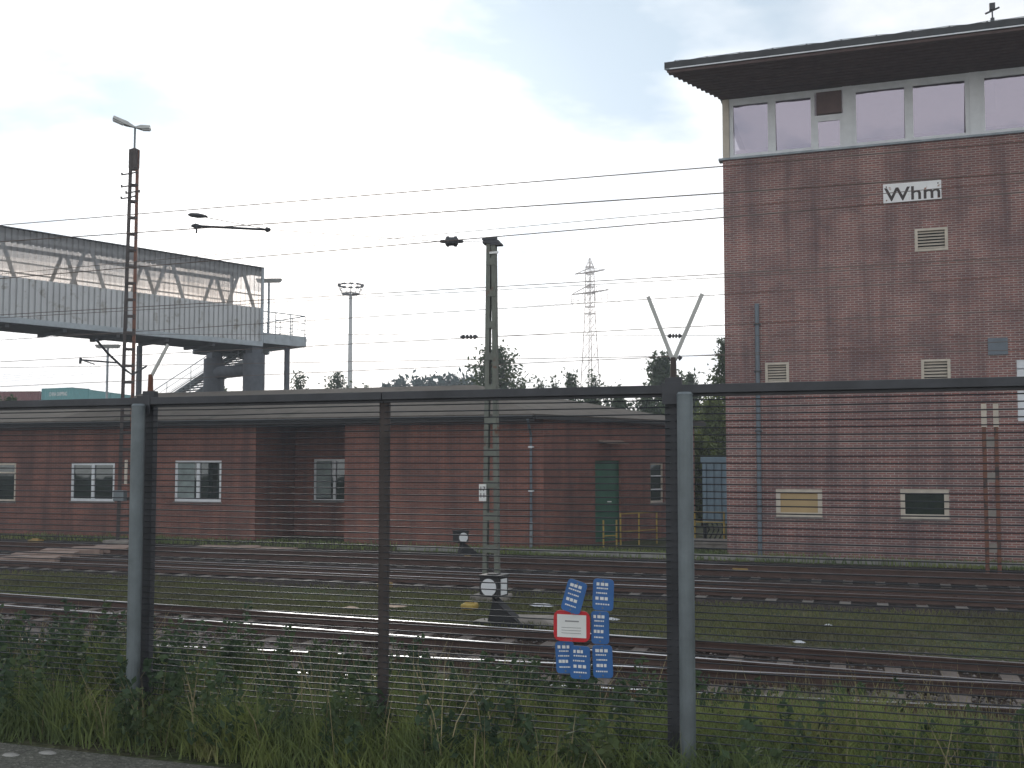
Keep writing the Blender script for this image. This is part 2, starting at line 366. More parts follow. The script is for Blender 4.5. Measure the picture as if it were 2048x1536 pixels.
def track(name, near, far, label, slp, seed):
    # near / far: pairs (left point, right point) of the two rail heads
    def ln(pair, x): a, b = pair; return a[1]+(b[1]-a[1])*(x-a[0])/(b[0]-a[0])
    xm = -8; ym = (ln(near, xm)+ln(far, xm))/2
    root = empty(name, (xm, ym, -.2), label=label, cat='railway track', group='railway tracks across the yard')
    for pair in (near, far):
        X0, X1 = -75, 32; m_ = MB(); n = len(prof_rail)
        vs = [(X-xm, ln(pair, X)+dy-ym, z+.2) for X in (X0, X1) for dy, z in prof_rail]
        for i in range(n):
            m_.add([vs[i], vs[(i+1) % n], vs[n+(i+1) % n], vs[n+i]], [(0, 3, 2, 1)], 0 if i in (6, 7, 8) else 1)
        m_.build('rail', [M['rail_top'], M['rail_side']], root)
    x = -62; i = 0; rd = random.Random(seed); proto = None
    while x < 14:
        yc = (ln(near, x)+ln(far, x))/2; sp = abs(ln(far, x)-ln(near, x))
        if proto is None:
            m_ = MB(); m_.box(-.12, .12, -1.28, 1.28, -.12, .045); 
            for yy in (-.75, .75): m_.box(-.09, .09, yy-.13, yy+.13, .045, .062, 1); m_.box(-.05, .05, yy-.12, yy-.085, .062, .10, 1); m_.box(-.05, .05, yy+.085, yy+.12, .062, .10, 1)
            proto = m_.build('sleeper', [M[slp], M['rail_side']], root, bevel=0); s_ = proto
        else:
            s_ = proto.copy(); C.objects.link(s_); s_.parent = root
        s_.location = (x-xm, yc-ym, -.012+rd.uniform(-.012, .01)); s_.rotation_euler.z = rd.uniform(-.02, .02)
        x += .80; i += 1
    return root
A, A2, B_, B2 = rail_line(1183, 1321), rail_line(1211, 1337), rail_line(1271, 1361.5), rail_line(1299, 1396)
def fix(near, far):     # keep the gauge at 1.435
    o = []
    for k in (0, 1):
        c = (near[k].y+far[k].y)/2; o.append(((near[k].x, c-.75), (far[k].x, c+.75), c))
    return ((o[0][0], o[1][0]), (o[0][1], o[1][1]))
n1_, f1_ = (A2[0], A2[1]), (A[0], A[1])
TN = [((A2[0].x, A[0].y-1.5), (A2[1].x, A[1].y-1.5)), ((A[0].x, A[0].y), (A[1].x, A[1].y))]
TB = [((B_[0].x, B_[0].y-1.5), (B_[1].x, B_[1].y-1.5)), ((B_[0].x, B_[0].y), (B_[1].x, B_[1].y))]
bed('ballast_bed', Vector((-20, (TN[0][0][1]+TN[1][0][1])/2, 0)), Vector((8, (TN[0][1][1]+TN[1][1][1])/2, 0)), 1.5, -.185, M['ballast'], 3)
bed('ballast_bed', Vector((-20, (TB[0][0][1]+TB[1][0][1])/2, 0)), Vector((8, (TB[0][1][1]+TB[1][1][1])/2, 0)), 1.45, -.195, M['ballast'], 4)
bed('ballast_bed', Vector((-20, 25.4, 0)), Vector((8, 25.4, 0)), 1.9, -.185, M['ballast_dark'], 5)
bed('ballast_bed', Vector((-20, 29.65, 0)), Vector((8, 29.65, 0)), 2.0, -.19, M['ballast_dark'], 6)
mb = MB(); mb.box(-75, 32, 27.2, 33.6, -.3, -.212); mb.build('dark_bed', M['ballast_dark'])['kind'] = 'structure'  # flat dark strip under and behind the farthest track
track('railway_track', TN[0], TN[1], 'second railway track from the fence, ending at the strip of short grass', 'sleeper', 1)
track('railway_track', TB[0], TB[1], 'railway track nearest the wire fence, behind the tall weeds', 'sleeper', 2)
track('railway_track', ((-30, 24.65), (10, 24.65)), ((-30, 26.1), (10, 26.1)), 'dark railway track just behind the tall channel mast', 'sleeper_c', 3)
track('railway_track', ((-30, 28.9), (10, 28.9)), ((-30, 30.35), (10, 30.35)), 'farthest dark railway track, closest to the brick buildings', 'sleeper_c', 4)
# grey stones between front tracks at the left, gravel path by the camera
strip('gravel_path', [3.0, 4.5, 6.0, 7.0, 7.3], -40, 30, 120, lambda y: .504 if y < 7.2 else .5035, M['gravel'], 0)
mb = MB(); mb.prism([(-75, 15.6), (-75, 14.6), (-14, 15.1), (-8, 15.5), (-14, 15.7)], -.25, -.165); mb.build('spilled_stones_bed', M['ballast_grey'])['kind'] = 'structure'
# loose stones: one uncountable scatter
def stones(name, n, boxes, sz, material, zf, seed):
    rg = np.random.default_rng(seed); vs = []; fs = []
    base = np.array([(1, 0, 0), (-1, 0, 0), (0, 1, 0), (0, -1, 0), (0, 0, 1), (0, 0, -1)], float)
    tri = [(0, 2, 4), (2, 1, 4), (1, 3, 4), (3, 0, 4), (2, 0, 5), (1, 2, 5), (3, 1, 5), (0, 3, 5)]
    for i in range(n):
        b = boxes[rg.integers(len(boxes))]; x = rg.uniform(b[0], b[1]); y = rg.uniform(b[2], b[3])
        s_ = rg.uniform(*sz); p = base*s_*rg.uniform(.6, 1.2, (6, 1)); p[:, 2] *= .7
        a = rg.uniform(0, 6.28); rx = np.array([[cos(a), -sin(a), 0], [sin(a), cos(a), 0], [0, 0, 1]]); p = p@rx.T
        p += (x, y, zf(x, y)); k = len(vs); vs += p.tolist(); fs += [(a_+k, b_+k, c_+k) for a_, b_, c_ in tri]
    me = bpy.data.meshes.new(name); me.from_pydata(vs, [], fs); me.materials.append(material)
    o = bpy.data.objects.new(name, me); C.objects.link(o); return o
tag(stones('ballast_stones', 16000, [(-28, 7, 13.2, 18.6), (-36, 4, 14.6, 15.8)], (.015, .04), M['ballast_grey'], lambda x, y: -.185, 2), 'loose brown and grey stones lying between the rails of the two near tracks', 'stones', kind='stuff')

# ------------------------------------------------------------ grass and weeds
def blades(name, material, n, region, hf, seed, wid=.012, lean=.35, zf=gz, dens=None):
    rg = np.random.default_rng(seed); x0, x1, y0, y1 = region
    x = rg.uniform(x0, x1, n); y = rg.uniform(y0, y1, n)
    if dens is not None:
        k = rg.uniform(0, 1, n) < dens(x, y); x = x[k]; y = y[k]
    n = len(x); z = np.array([zf(a) for a in y])-.01
    h = hf(x, y)*rg.uniform(.45, 1.15, n); a = rg.uniform(0, 2*pi, n); la = rg.uniform(0, 2*pi, n); l = rg.uniform(.05, lean, n)*h
    w_ = wid*rg.uniform(.6, 1.5, n)
    dx, dy = np.cos(a)*w_, np.sin(a)*w_; lx, ly = np.cos(la)*l, np.sin(la)*l
    P = np.empty((n, 5, 3))
    P[:, 0] = np.stack([x-dx, y-dy, z], 1); P[:, 1] = np.stack([x+dx, y+dy, z], 1)
    P[:, 2] = np.stack([x+dx*.8+lx*.35, y+dy*.8+ly*.35, z+h*.55], 1); P[:, 3] = np.stack([x-dx*.8+lx*.35, y-dy*.8+ly*.35, z+h*.55], 1)
    P[:, 4] = np.stack([x+lx, y+ly, z+h], 1)
    me = bpy.data.meshes.new(name); me.vertices.add(5*n); me.vertices.foreach_set('co', P.ravel())
    idx = (np.arange(n)*5)[:, None]
    loops = np.concatenate([idx+np.array([0, 1, 2, 3]), idx+np.array([3, 2, 4])], 1).ravel()
    me.loops.add(7*n); me.loops.foreach_set('vertex_index', loops)
    me.polygons.add(2*n); st = np.stack([np.arange(n)*7, np.arange(n)*7+4], 1).ravel(); me.polygons.foreach_set('loop_start', st)
    me.update(calc_edges=True); me.validate(); me.materials.append(material)
    o = bpy.data.objects.new(name, me); C.objects.link(o); return o
def leafcloud(name, pts, size, material, seed, parent=None, elong=1.8, tilt=None):
    rg = np.random.default_rng(seed); n = len(pts); pts = np.asarray(pts, float)
    d = rg.normal(size=(n, 3)); 
    if tilt is not None: d = d*.55+np.array(tilt)
    d /= np.linalg.norm(d, axis=1)[:, None]
    e = rg.normal(size=(n, 3)); e -= d*(e*d).sum(1)[:, None]; e /= np.linalg.norm(e, axis=1)[:, None]
    s_ = size*rg.uniform(.5, 1.4, (n, 1)); L = d*s_*elong; W = e*s_*.5
    P = np.stack([pts-L*.5, pts+W, pts+L*.5, pts-W], 1)
    me = bpy.data.meshes.new(name); me.vertices.add(4*n); me.vertices.foreach_set('co', P.ravel())
    me.loops.add(4*n); me.loops.foreach_set('vertex_index', np.arange(4*n)); me.polygons.add(n); me.polygons.foreach_set('loop_start', np.arange(n)*4)
    me.update(calc_edges=True); me.materials.append(material)
    o = bpy.data.objects.new(name, me); C.objects.link(o)
    if parent: o.parent = parent
    return o
pn = lambda x, y, s_, ph: .5+.5*np.sin(x*s_+ph+1.3*np.sin(y*s_*1.4+ph))*np.cos(x*s_*.37+y*s_*.8+ph*2)
tag(blades('tall_grass', M['grass'], 260000, (-17, 4.5, 7.3, 12.6), lambda x, y: (.14+.30*pn(x, y, 1.3, 0)+.34*pn(x, y, 5.1, 2)*pn(x, y, 2.3, 1))*np.clip((11.4-y)/2, .35, 1)*np.clip((y-7.1)/.5, .35, 1), 11, .006, 1.05, dens=lambda x, y: (.25+.75*pn(x, y, 6.3, 1.7))*np.clip((y-7.15-.25*pn(x, y, 3, 0))*4, 0, 1)), 'tall green grass growing along both sides of the wire fence', 'grass', kind='stuff')
M['dry_grass'] = leafmat('dry_short_grass', [(.28, (.07, .075, .04)), (.45, (.12, .115, .06)), (.58, (.13, .145, .05)), (.72, (.20, .165, .10))], .6)
tag(blades('track_grass', M['dry_grass'], 90000, (-34, 7, 18.8, 23.6), lambda x, y: .06+.12*pn(x, y, .9, 2), 12, .012, .8, dens=lambda x, y: .25+.75*pn(x, y, .8, 1)), 'short patchy grass on the strip between the tracks', 'grass', kind='stuff')
tag(blades('wall_grass', M['grass'], 26000, (-34, 6, 33.6, 36.1), lambda x, y: .10+.22*pn(x, y, .7, 3), 13, .018, .6, dens=lambda x, y: np.where(x < -12, .25, .9)*pn(x, y, .6, 4)), 'grass and weeds growing at the foot of the brick walls', 'grass', kind='stuff')
# leafy weeds: stems with leaves
rg = np.random.default_rng(21); pts = []; mbw = MB()
for i in range(900):
    x = rg.uniform(-15.5, 3.8)
    if x > -1.5 and rg.uniform() < .7: continue
    y = rg.uniform(7.45, 11.2)
    left = min(1, max(.25, (-x-1)/6)); h = rg.uniform(.25, .55)+.45*left*rg.uniform(.2, 1)*(1 if y < 10 else .6)
    lx, ly = rg.normal(0, .10, 2); z0 = gz(y)
    mbw.tube([(x, y, z0-.02), (x+lx*.5, y+ly*.5, z0+h*.6), (x+lx, y+ly, z0+h)], [.004, .003, .0015], 3, 0, False)
    for k in range(int(20+h*42)):
        s_ = rg.uniform(.12, 1); a = rg.uniform(0, 6.28); r_ = rg.uniform(.02, .13)*(1.15-s_*.7)
        pts.append((x+lx*s_+cos(a)*r_, y+ly*s_+sin(a)*r_, z0+h*s_))
wst = mbw.build('weeds', M['weed']); tag(wst, 'dark leafy weeds crowding the foot of the wire fence', 'weeds', kind='stuff')
tag(leafcloud('weed_leaves', pts, .045, M['weed'], 22, wst), kind='stuff')
# tall flowering stalks standing out of the grass
tag(blades('seed_stalks', mat('seed_stalks', (.26, .22, .12), .9, var=.3), 5200, (-16, 4, 7.5, 12.2), lambda x, y: .55+.4*pn(x, y, .9, 4), 31, .0045, .5, dens=lambda x, y: pn(x, y, 1.1, 6)), 'pale seed stalks standing above the green grass by the fence', 'grass', kind='stuff')
# reddish dry stems between the near track and the grass
tag(blades('dry_stalks', mat('dry_stalks', (.17, .085, .045), .9), 2600, (-12, 4, 12.0, 13.6), lambda x, y: .35+0*x, 14, .008, .5, dens=lambda x, y: pn(x, y, 1.5, 5)), 'reddish brown dry stalks beside the nearest rail', 'plant', kind='stuff')

# ------------------------------------------------------------ wire fence
FY = 8.06; ztop = CAMZ+.62
post_x = [at(p, 900, FY).x for p in (290, 765, 1345)]
px_all = [post_x[0]-2.48, post_x[0], post_x[1], post_x[2], post_x[2]+2.66, post_x[2]+5.2]
fence = empty('wire_fence', (post_x[1], FY, .5), label='tall dark steel fence of closely spaced horizontal wires with a flat top rail', cat='fence')
fx = post_x[1]; zt = at(1024, 786, FY).z-.5     # top-rail centre above the base
for i in range(len(px_all)-1):
    a, b = px_all[i]-fx, px_all[i+1]-fx
    m_ = MB(); k = 0; z = zt-.085; rdf = random.Random(i)
    while z > .02:
        m_.tube([(a+.02, .0, z), (a+(b-a)*rdf.uniform(.25, .5), rdf.uniform(-.004, .004), z-rdf.uniform(0, .006)), (a+(b-a)*rdf.uniform(.6, .8), 0, z-rdf.uniform(-.002, .005)), (b-.02, 0, z)], .0056, 6); z -= .055
    m_.build('wire_panel', M['wire_fence'], fence)
    m_ = MB(); m_.box(a+.004, b-.004, -.03, .03, zt-.034, zt+.034); m_.box(a+.004, b-.004, .012, .018, zt-.06, zt-.034)
    m_.build('top_rail', M['metal_dark'], fence, bevel=.006)
for i, x in enumerate(px_all):
    x -= fx; m_ = MB()
    if i in (1, 3, 5): m_.box(x-.065, x+.065, .034, .10, -.3, zt+.10); m_.box(x-.075, x+.075, -.036, -.031, zt-.12, zt+.05)
    else: m_.box(x-.05, x+.04, .034, .08, -.3, zt+.02)
    m_.build('post', M['rust_dark'] if i == 2 else M['metal_dark'], fence, bevel=.006)
for i, off in ((1, .0), (3, .115), (5, -.1)):
    x = px_all[i]-fx+off; m_ = MB(); m_.tube([(x, -.10, -.3), (x, -.10, zt-.05)], .062, 16); m_.tube([(x, -.10, zt-.05), (x, -.10, zt-.03)], [.066, .05], 16)
    m_.build('round_post', M['galv'], fence, smooth=False)
# Y-shaped barbed-wire arms above the heavy posts
for i in (1, 3):
    x = px_all[i]-fx; base = zt+.10
    m_ = MB(); m_.tube([(x, .066, base-.1), (x, .066, base+.16)], [.03, .022], 8); m_.build('arm_socket', M['rust'] if i == 1 else M['rust_dark'], fence)
    for s_ in ((-1, 1) if i == 3 else (1,)):
        ax_, az_ = (.20+.035*(s_ > 0), .66) if i == 3 else (.19, .44)
        m_ = MB(); m_.bar((x, .066, base+.13), (x+ax_*s_, .066, base+az_), .030, .012, up=(0, 1, 0)); m_.build('wire_arm', M['lamp'], fence)

# ------------------------------------------------------------ signs on the fence
def fence_point(px, py): p = at(px, py, FY); return p
def plate(name, px, py, wpx, hpx, tilt, face, label, group=None, yoff=-.02, blue=True):
    p = fence_point(px, py); sc = p.y/ray(px)[1]/F; w_, h_ = wpx*sc/cy_, hpx*sc
    root = empty(name, (p.x, FY+yoff, p.z), label=label, cat='sign', group=group); root.rotation_euler.y = R(tilt)
    m_ = MB(); n = 8; r_ = .18*w_; pl = []
    for cx_, cz_, a0 in ((1, 1, 0), (-1, 1, 90), (-1, -1, 180), (1, -1, 270)):
        for q in range(4): a = R(a0+30*q); pl.append((cx_*(w_/2-r_)+cos(a)*r_, cz_*(h_/2-r_)+sin(a)*r_))
    nn_ = len(pl)
    m_.add([(x, -.004, z) for x, z in pl]+[(x, .004, z) for x, z in pl], [tuple(range(nn_)), tuple(range(2*nn_-1, nn_-1, -1))]+[(i, nn_+i, nn_+(i+1) % nn_, (i+1) % nn_) for i in range(nn_)])
    m_.build('plate', face, root)
    if blue:
        m_ = MB(); rd = random.Random(px)
        for q, zz in enumerate((.33, .20, .05, -.12, -.30)):
            big = q in (0, 3); n_ = 3 if big else 6; x0 = -w_*rd.uniform(.30, .37); x1 = w_*rd.uniform(.2, .37); hh_ = .012 if big else .0055
            for e in range(n_):
                a_ = x0+(x1-x0)*e/n_; m_.box(a_, a_+(x1-x0)/n_*rd.uniform(.6, .85), -.0065, -.0042, zz*h_-hh_, zz*h_+hh_)
        m_.build('lettering', M['white_s'], root)
    m_ = MB()
    for zz in (.42, -.42): m_.tube([(0, -.009, zz*h_), (0, -.004, zz*h_)], .007, 8)
    m_.build('bolt', M['galv'], root)
    return root, w_, h_
G = 'blue plates on the wire fence'
plate('utility_sign', 1152, 1188, 38, 64, 16, M['blue'], 'small blue plate tilted above the white and red sign', G, -.075)
plate('utility_sign', 1206, 1186, 40, 62, 2, M['blue'], 'upright blue plate at the top right of the sign cluster', G)
plate('utility_sign', 1200, 1250, 34, 64, 0, M['blue'], 'blue plate touching the right side of the white and red sign', G, -.025)
plate('utility_sign', 1131, 1308, 36, 62, -3, M['blue'], 'leftmost blue plate of the three in the bottom row of the sign cluster', G, -.03)
plate('utility_sign', 1162, 1317, 38, 64, 0, M['blue'], 'middle blue plate of the three in the bottom row', G, -.05)
plate('utility_sign', 1205, 1316, 38, 64, -2, M['blue'], 'blue plate at the bottom right corner of the sign cluster', G, -.03)
r_, w_, h_ = plate('warning_sign', 1146, 1246, 70, 60, 0, M['red_s'], 'white rectangular sign with a red border among the blue plates on the fence', yoff=-.055, blue=False)
m_ = MB(); m_.box(-w_*.40, w_*.40, -.0065, -.0042, -h_*.37, h_*.37); m_.build('white_panel', M['white_s'], r_)
m_ = MB(); m_.box(-w_*.18, w_*.20, -.0085, -.0066, h_*.14, h_*.18)
for zz in (-.05, -.14, -.23): m_.box(-w_*.28, w_*.26, -.0085, -.0066, zz*h_-.002, zz*h_+.002)
m_.build('lettering', mat('grey_print', (.25, .25, .25), .6), r_)

# ------------------------------------------------------------ low brick building
BY = 36.3
def wall_cells(mb, p0, p1, z0, z1, ops, depth=.22, mi=0, n_out=None):
    p0, p1 = Vector(p0), Vector(p1); L = (p1-p0).length; d = (p1-p0)/L; n = Vector((d.y, -d.x))     # outward normal (facing the camera when d points +x)
    ss = sorted({0, L}|{s_ for o in ops for s_ in o[:2]}); zz = sorted({z0, z1}|{z for o in ops for z in o[2:]})
    P = lambda s_, z, k=0: Vector((p0.x+d.x*s_-n.x*k, p0.y+d.y*s_-n.y*k, z))
    for i in range(len(ss)-1):
        for j in range(len(zz)-1):
            sm, zm = (ss[i]+ss[i+1])/2, (zz[j]+zz[j+1])/2
            if any(o[0] < sm < o[1] and o[2] < zm < o[3] for o in ops): continue
            mb.quad(P(ss[i], zz[j]), P(ss[i+1], zz[j]), P(ss[i+1], zz[j+1]), P(ss[i], zz[j+1]), mi)
    for a, b, c, e in ops:
        mb.quad(P(a, c), P(a, c, depth), P(b, c, depth), P(b, c), mi); mb.quad(P(a, e, depth), P(a, e), P(b, e), P(b, e, depth), mi)
        mb.quad(P(a, c, depth), P(a, c), P(a, e), P(a, e, depth), mi); mb.quad(P(b, c), P(b, c, depth), P(b, e, depth), P(b, e), mi)
    return P, n
def window(parent, P, n, a, b, c, e, k, frame='white', style='double', glass='glass_dark', fw=.09, curtain=False, sill=True, tilt=0):
    # P maps (s, z, inward) to a point; frame set k inward
    m_ = MB()
    def fb(s0, s1, z0, z1, k0, k1, mm=m_): 
        v = [P(s, z, kk) for z in (z0, z1) for kk in (k1, k0) for s in (s0, s1)]
        mm.add(v, [(0, 1, 3, 2), (4, 6, 7, 5), (2, 3, 7, 6), (0, 4, 5, 1), (0, 2, 6, 4), (1, 5, 7, 3)])
    fb(a, b, e-fw, e, k, k+.07); fb(a, b, c, c+fw, k, k+.07); fb(a, a+fw, c+fw, e-fw, k, k+.07); fb(b-fw, b, c+fw, e-fw, k, k+.07)
    mid = (a+b)/2
    if style == 'double': fb(mid-fw*.7, mid+fw*.7, c+fw, e-fw, k-.01, k+.07)
    if style == 'transom': fb(a+fw, b-fw, e-.50, e-.42, k-.01, k+.07)
    f = m_.build('window', M[frame], parent)
    g = MB(); g.quad(P(a+fw*.5, c+fw*.5, k+.045+tilt), P(b-fw*.5, c+fw*.5, k+.045+tilt), P(b-fw*.5, e-fw*.5, k+.045), P(a+fw*.5, e-fw*.5, k+.045))
    g.build('pane', M[glass], f)
    if curtain:
        g = MB(); cz0 = c+.15 if curtain == 1 else c+(e-c)*.6
        g.quad(P(a+fw, cz0, k+.04), P(a+fw+(b-a)*.36, cz0, k+.04), P(a+fw+(b-a)*.36, e-fw, k+.04), P(a+fw, e-fw, k+.04)); g.build('curtain', M['curtain'], f)
    if sill:
        g = MB(); fb(a-.05, b+.05, c-.06, c, -.05, k+.02, g); g.build('sill', M['plinth'], f)
    return f
XL = at(-420, 900, BY).x; C1 = at(1087, 900, BY); X1 = C1.x
GZ = -.22; EZ = CAMZ+1.72     # eaves
bl = empty('brick_building', (-20, BY, GZ), label='long low red brick building with a shallow brown roof behind the tracks', cat='building')
bl_off = Vector((20, -BY, -GZ))
def B(mb):      # shift a world-space mesh into the building's frame
    mb.v = [(x+20, y-BY, z-GZ) for x, y, z in mb.v]; return mb
def PB(P): return lambda s_, z, k=0: P(s_, z, k)+Vector((20, -BY, -GZ))
sx = lambda px: at(px, 900, BY).x-XL
def wz(py, px): return at(px, py, BY).z
mb = MB()
rs0, rs1 = sx(512), sx(690)
winf = [(sx(-58), sx(34), wz(1003, 0), wz(925, 0)), (sx(144), sx(231), wz(1002, 190), wz(925, 190)), (sx(351), sx(444), wz(1003, 400), wz(921, 400))]
winf.insert(0, (winf[0][0]-3.4, winf[0][0]-1.6, winf[0][2], winf[0][3]))
P1, nrm = wall_cells(mb, (XL, BY), (XL+rs0, BY), GZ-.3, EZ+.05, winf)
P2, _ = wall_cells(mb, (XL+rs1, BY), (X1, BY), GZ-.3, EZ+.05, [])
RD = 3.1     # recess
P4, _ = wall_cells(mb, (XL+rs0, BY), (XL+rs0, BY+RD), GZ-.3, EZ, [])
wr = (at(628, 960, BY+RD).x-(XL+rs0), at(628, 960, BY+RD).x-(XL+rs0)+2.0, at(640, 1002, BY+RD).z, at(640, 918, BY+RD).z)
P3, _ = wall_cells(mb, (XL+rs0, BY+RD), (XL+rs1, BY+RD), GZ-.3, EZ, [wr])
wall_cells(mb, (XL+rs1, BY+RD), (XL+rs1, BY), GZ-.3, EZ, [])
# skew end wall
ang = R(25); L2 = 9.9; C2 = Vector((X1+sin(ang)*L2, BY+cos(ang)*L2))
def s2(px):     # distance along the end wall under a pixel column
    a, b = ray(px); k = a/b; return (k*BY-X1)/(sin(ang)-k*cos(ang))
def z2(px, py):
    s_ = s2(px); y = BY+cos(ang)*s_; return at(px, py, y).z
dr = (s2(1190), s2(1241), GZ+.05, z2(1215, 921)); nw = (s2(1300), s2(1327), z2(1312, 1005), z2(1312, 925))
P5, n5 = wall_cells(mb, (X1, BY), (C2.x, C2.y), GZ-.3, EZ+.05, [dr, nw])
BK = BY+12.5
wall_cells(mb, (C2.x, C2.y), (C2.x-3, BK), GZ-.3, EZ, []); wall_cells(mb, (C2.x-3, BK), (XL, BK), GZ-.3, EZ, []); wall_cells(mb, (XL, BK), (XL, BY), GZ-.3, EZ, [])
B(mb).build('wall', M['brick'], bl)
for k, o in enumerate(winf):
    window(bl, PB(P1), nrm, *o, .03, style='transom' if k <= 1 else 'double', frame='cream' if k <= 1 else 'white', curtain=(0, 0, 0, 1)[k], fw=.11)
window(bl, PB(P3), nrm, *wr, .05, curtain=1)
fw_ = window(bl, PB(P5), n5, *nw, .06, style='single', frame='cream')
m_ = MB(); Pq = PB(P5)
for q in (1, 2):
    z = nw[2]+(nw[3]-nw[2])*q/3; m_.quad(Pq(nw[0]+.09, z-.025, .05), Pq(nw[1]-.09, z-.025, .05), Pq(nw[1]-.09, z+.025, .05), Pq(nw[0]+.09, z+.025, .05))
m_.build('glazing_bar', M['white'], fw_)
m_ = MB(); Pq = PB(P5)
m_.quad(Pq(dr[0], dr[2], .1), Pq(dr[1], dr[2], .1), Pq(dr[1], dr[3], .1), Pq(dr[0], dr[3], .1))
door = m_.build('door', M['green'], bl)
m_ = MB()
for q in range(3):
    z0 = dr[2]+.2+q*.95; m_.add([Pq(dr[0]+.15, z0, .085), Pq(dr[1]-.15, z0, .085), Pq(dr[1]-.15, z0+.7, .085), Pq(dr[0]+.15, z0+.7, .085)], [(0, 1, 2, 3)])
m_.build('door_panel', M['green'], door)
m_ = MB(); c_ = Pq((dr[0]+dr[1])/2+.1, z2(1218, 1003), .04); m_.obox(c_, (.09, .02, 0), (0, .02, 0), (0, 0, .02)); m_.build('handle', M['white_s'], door)
m_ = MB(); a_, b_ = Pq(s2(1196), z2(1222, 886), -.45), Pq(s2(1240), z2(1222, 886), -.45); a2, b2 = Pq(s2(1196), z2(1222, 880), 0), Pq(s2(1240), z2(1222, 880), 0)
dz = Vector((0, 0, .05)); m_.add([a_, b_, b2, a2, a_-dz, b_-dz, b2-dz, a2-dz], [(0, 1, 2, 3), (7, 6, 5, 4), (0, 4, 5, 1), (1, 5, 6, 2), (3, 7, 4, 0)])
m_.build('door_canopy', M['concrete_pink'], bl)
# roof: hipped at the right end, lower ridge at the far left
OH = .75
RZ = CAMZ+3.30; RYr = BY+5.2
Rr = at(950, 768, RYr); Rl = at(285, 788, RYr); RZL = CAMZ+2.55
fl = Vector((XL-2, BY-OH, EZ)); fr = Vector((at(1069, 820, BY-OH).x, BY-OH, EZ)); rr_ = at(1411, 838, C2.y+.4); rr_.z = EZ
bk = Vector((C2.x-2.0, BK+OH, EZ)); bll = Vector((XL-2, BK+OH, EZ))
m_ = MB()
rl0 = Vector((XL-2, RYr-.8, RZL)); rl1 = Vector((Rl.x, RYr-.8, RZL)); R1 = Vector((Rl.x, RYr, RZ)); R2 = Vector((Rr.x, RYr, RZ))
fm = Vector((Rl.x, BY-OH, EZ)); bm_ = Vector((Rl.x, BK+OH, EZ))
m_.quad(fl, fm, rl1, rl0); m_.quad(rl0, rl1, bm_, bll); m_.quad(fm, fr, R2, R1); m_.quad(R1, R2, bk, bm_)
m_.add([fr, rr_, R2], [(0, 1, 2)]); m_.add([rr_, bk, R2], [(0, 1, 2)]); m_.add([fm, R1, rl1], [(0, 1, 2)]); m_.add([bm_, rl1, R1], [(0, 1, 2)])
B(m_); roof = m_.build('roof', M['roof'], bl); sm = roof.modifiers.new('solid', 'SOLIDIFY'); sm.thickness = .05; sm.offset = -1
m_ = MB()
def edge(p, q, w_=.06, h_=.20, dz=-.16): m_.bar(p+Vector((0, 0, dz)), q+Vector((0, 0, dz)), w_, h_)
edge(fl+Vector((0, -.03, 0)), fr+Vector((0, -.03, 0))); edge(fr+Vector((.02, .01, 0)), rr_, h_=.14, dz=-.12)
m_.add([fl-Vector((0, 0, .262)), fr-Vector((0, 0, .262)), (X1, BY+.01, EZ-.262), (XL-2, BY+.01, EZ-.262)], [(3, 2, 1, 0)])
m_.add([fr-Vector((0, 0, .262)), rr_-Vector((0, 0, .262)), (C2.x, C2.y, EZ-.262), (X1, BY+.01, EZ-.262)], [(3, 2, 1, 0)])
m_.add([(XL+rs0-.2, BY, EZ-.27), (XL+rs1+.2, BY, EZ-.27), (XL+rs1+.2, BY+RD, EZ-.27), (XL+rs0-.2, BY+RD, EZ-.27)], [(3, 2, 1, 0)])
B(m_).build('eaves_board', M['fascia'], bl)
m_ = MB(); m_.tube([fl+Vector((0, -.12, -.12)), fr+Vector((0, -.12, -.12))], .065, 8); B(m_).build('gutter', M['fascia'], bl)
gx = at(705, 838, BY-.2).x; gx0 = at(556, 838, BY-.2).x
m_ = MB(); m_.tube([(gx0, BY-.35, at(556, 841, BY-.35).z), (gx, BY-.35, at(705, 837, BY-.35).z)], .03, 8); B(m_).build('strip_lamp', M['white'], bl)
dpx = at(1062, 900, BY-.12).x
m_ = MB(); m_.tube([(dpx+.1, BY-.85, EZ-.2), (dpx, BY-.14, EZ-.75), (dpx, BY-.12, .75)], .05, 10); B(m_).build('downpipe', M['bluepipe'], bl)
m_ = MB(); m_.tube([(dpx, BY-.12, .75), (dpx, BY-.12, GZ)], .065, 10); B(m_).build('downpipe_shoe', M['gutter'], bl)
m_ = MB()
for pz in (EZ-1.2, 1.9): m_.box(dpx-.09, dpx+.09, BY-.19, BY-.02, pz-.03, pz+.03)
B(m_).build('pipe_clip', M['white'], bl)

# ------------------------------------------------------------ signal box tower
TY = 35.3
TX0 = at(1452, 600, TY).x; TX1 = 10.5; TD = 7.2
zs = at(1451, 314, TY).z; zw = at(1451, 188, TY).z
tw = empty('signal_tower', (3, TY, GZ), label='tall brick railway signal tower with a white window band and a wide flat overhanging roof', cat='tower')
def T(mb): mb.v = [(x-3, y-TY, z-GZ) for x, y, z in mb.v]; return mb
PT = lambda P: (lambda s_, z, k=0: P(s_, z, k)+Vector((-3, -TY, -GZ)))
tx = lambda px: at(px, 600, TY).x-TX0
tz = lambda px, py: at(px, py, TY).z
def rect(x0, y0, x1, y1): xm_ = (x0+x1)/2; return (tx(x0), tx(x1), tz(xm_, y1), tz(xm_, y0))
lowA, lowB = rect(1550, 978, 1642, 1033), rect(1798, 978, 1895, 1037)
vents = [rect(1838, 452, 1905, 498), rect(1532, 725, 1580, 766), rect(1845, 718, 1904, 765)]
rw = [rect(2037, 718, 2110, 755), rect(2037, 780, 2110, 842)]
mb = MB()
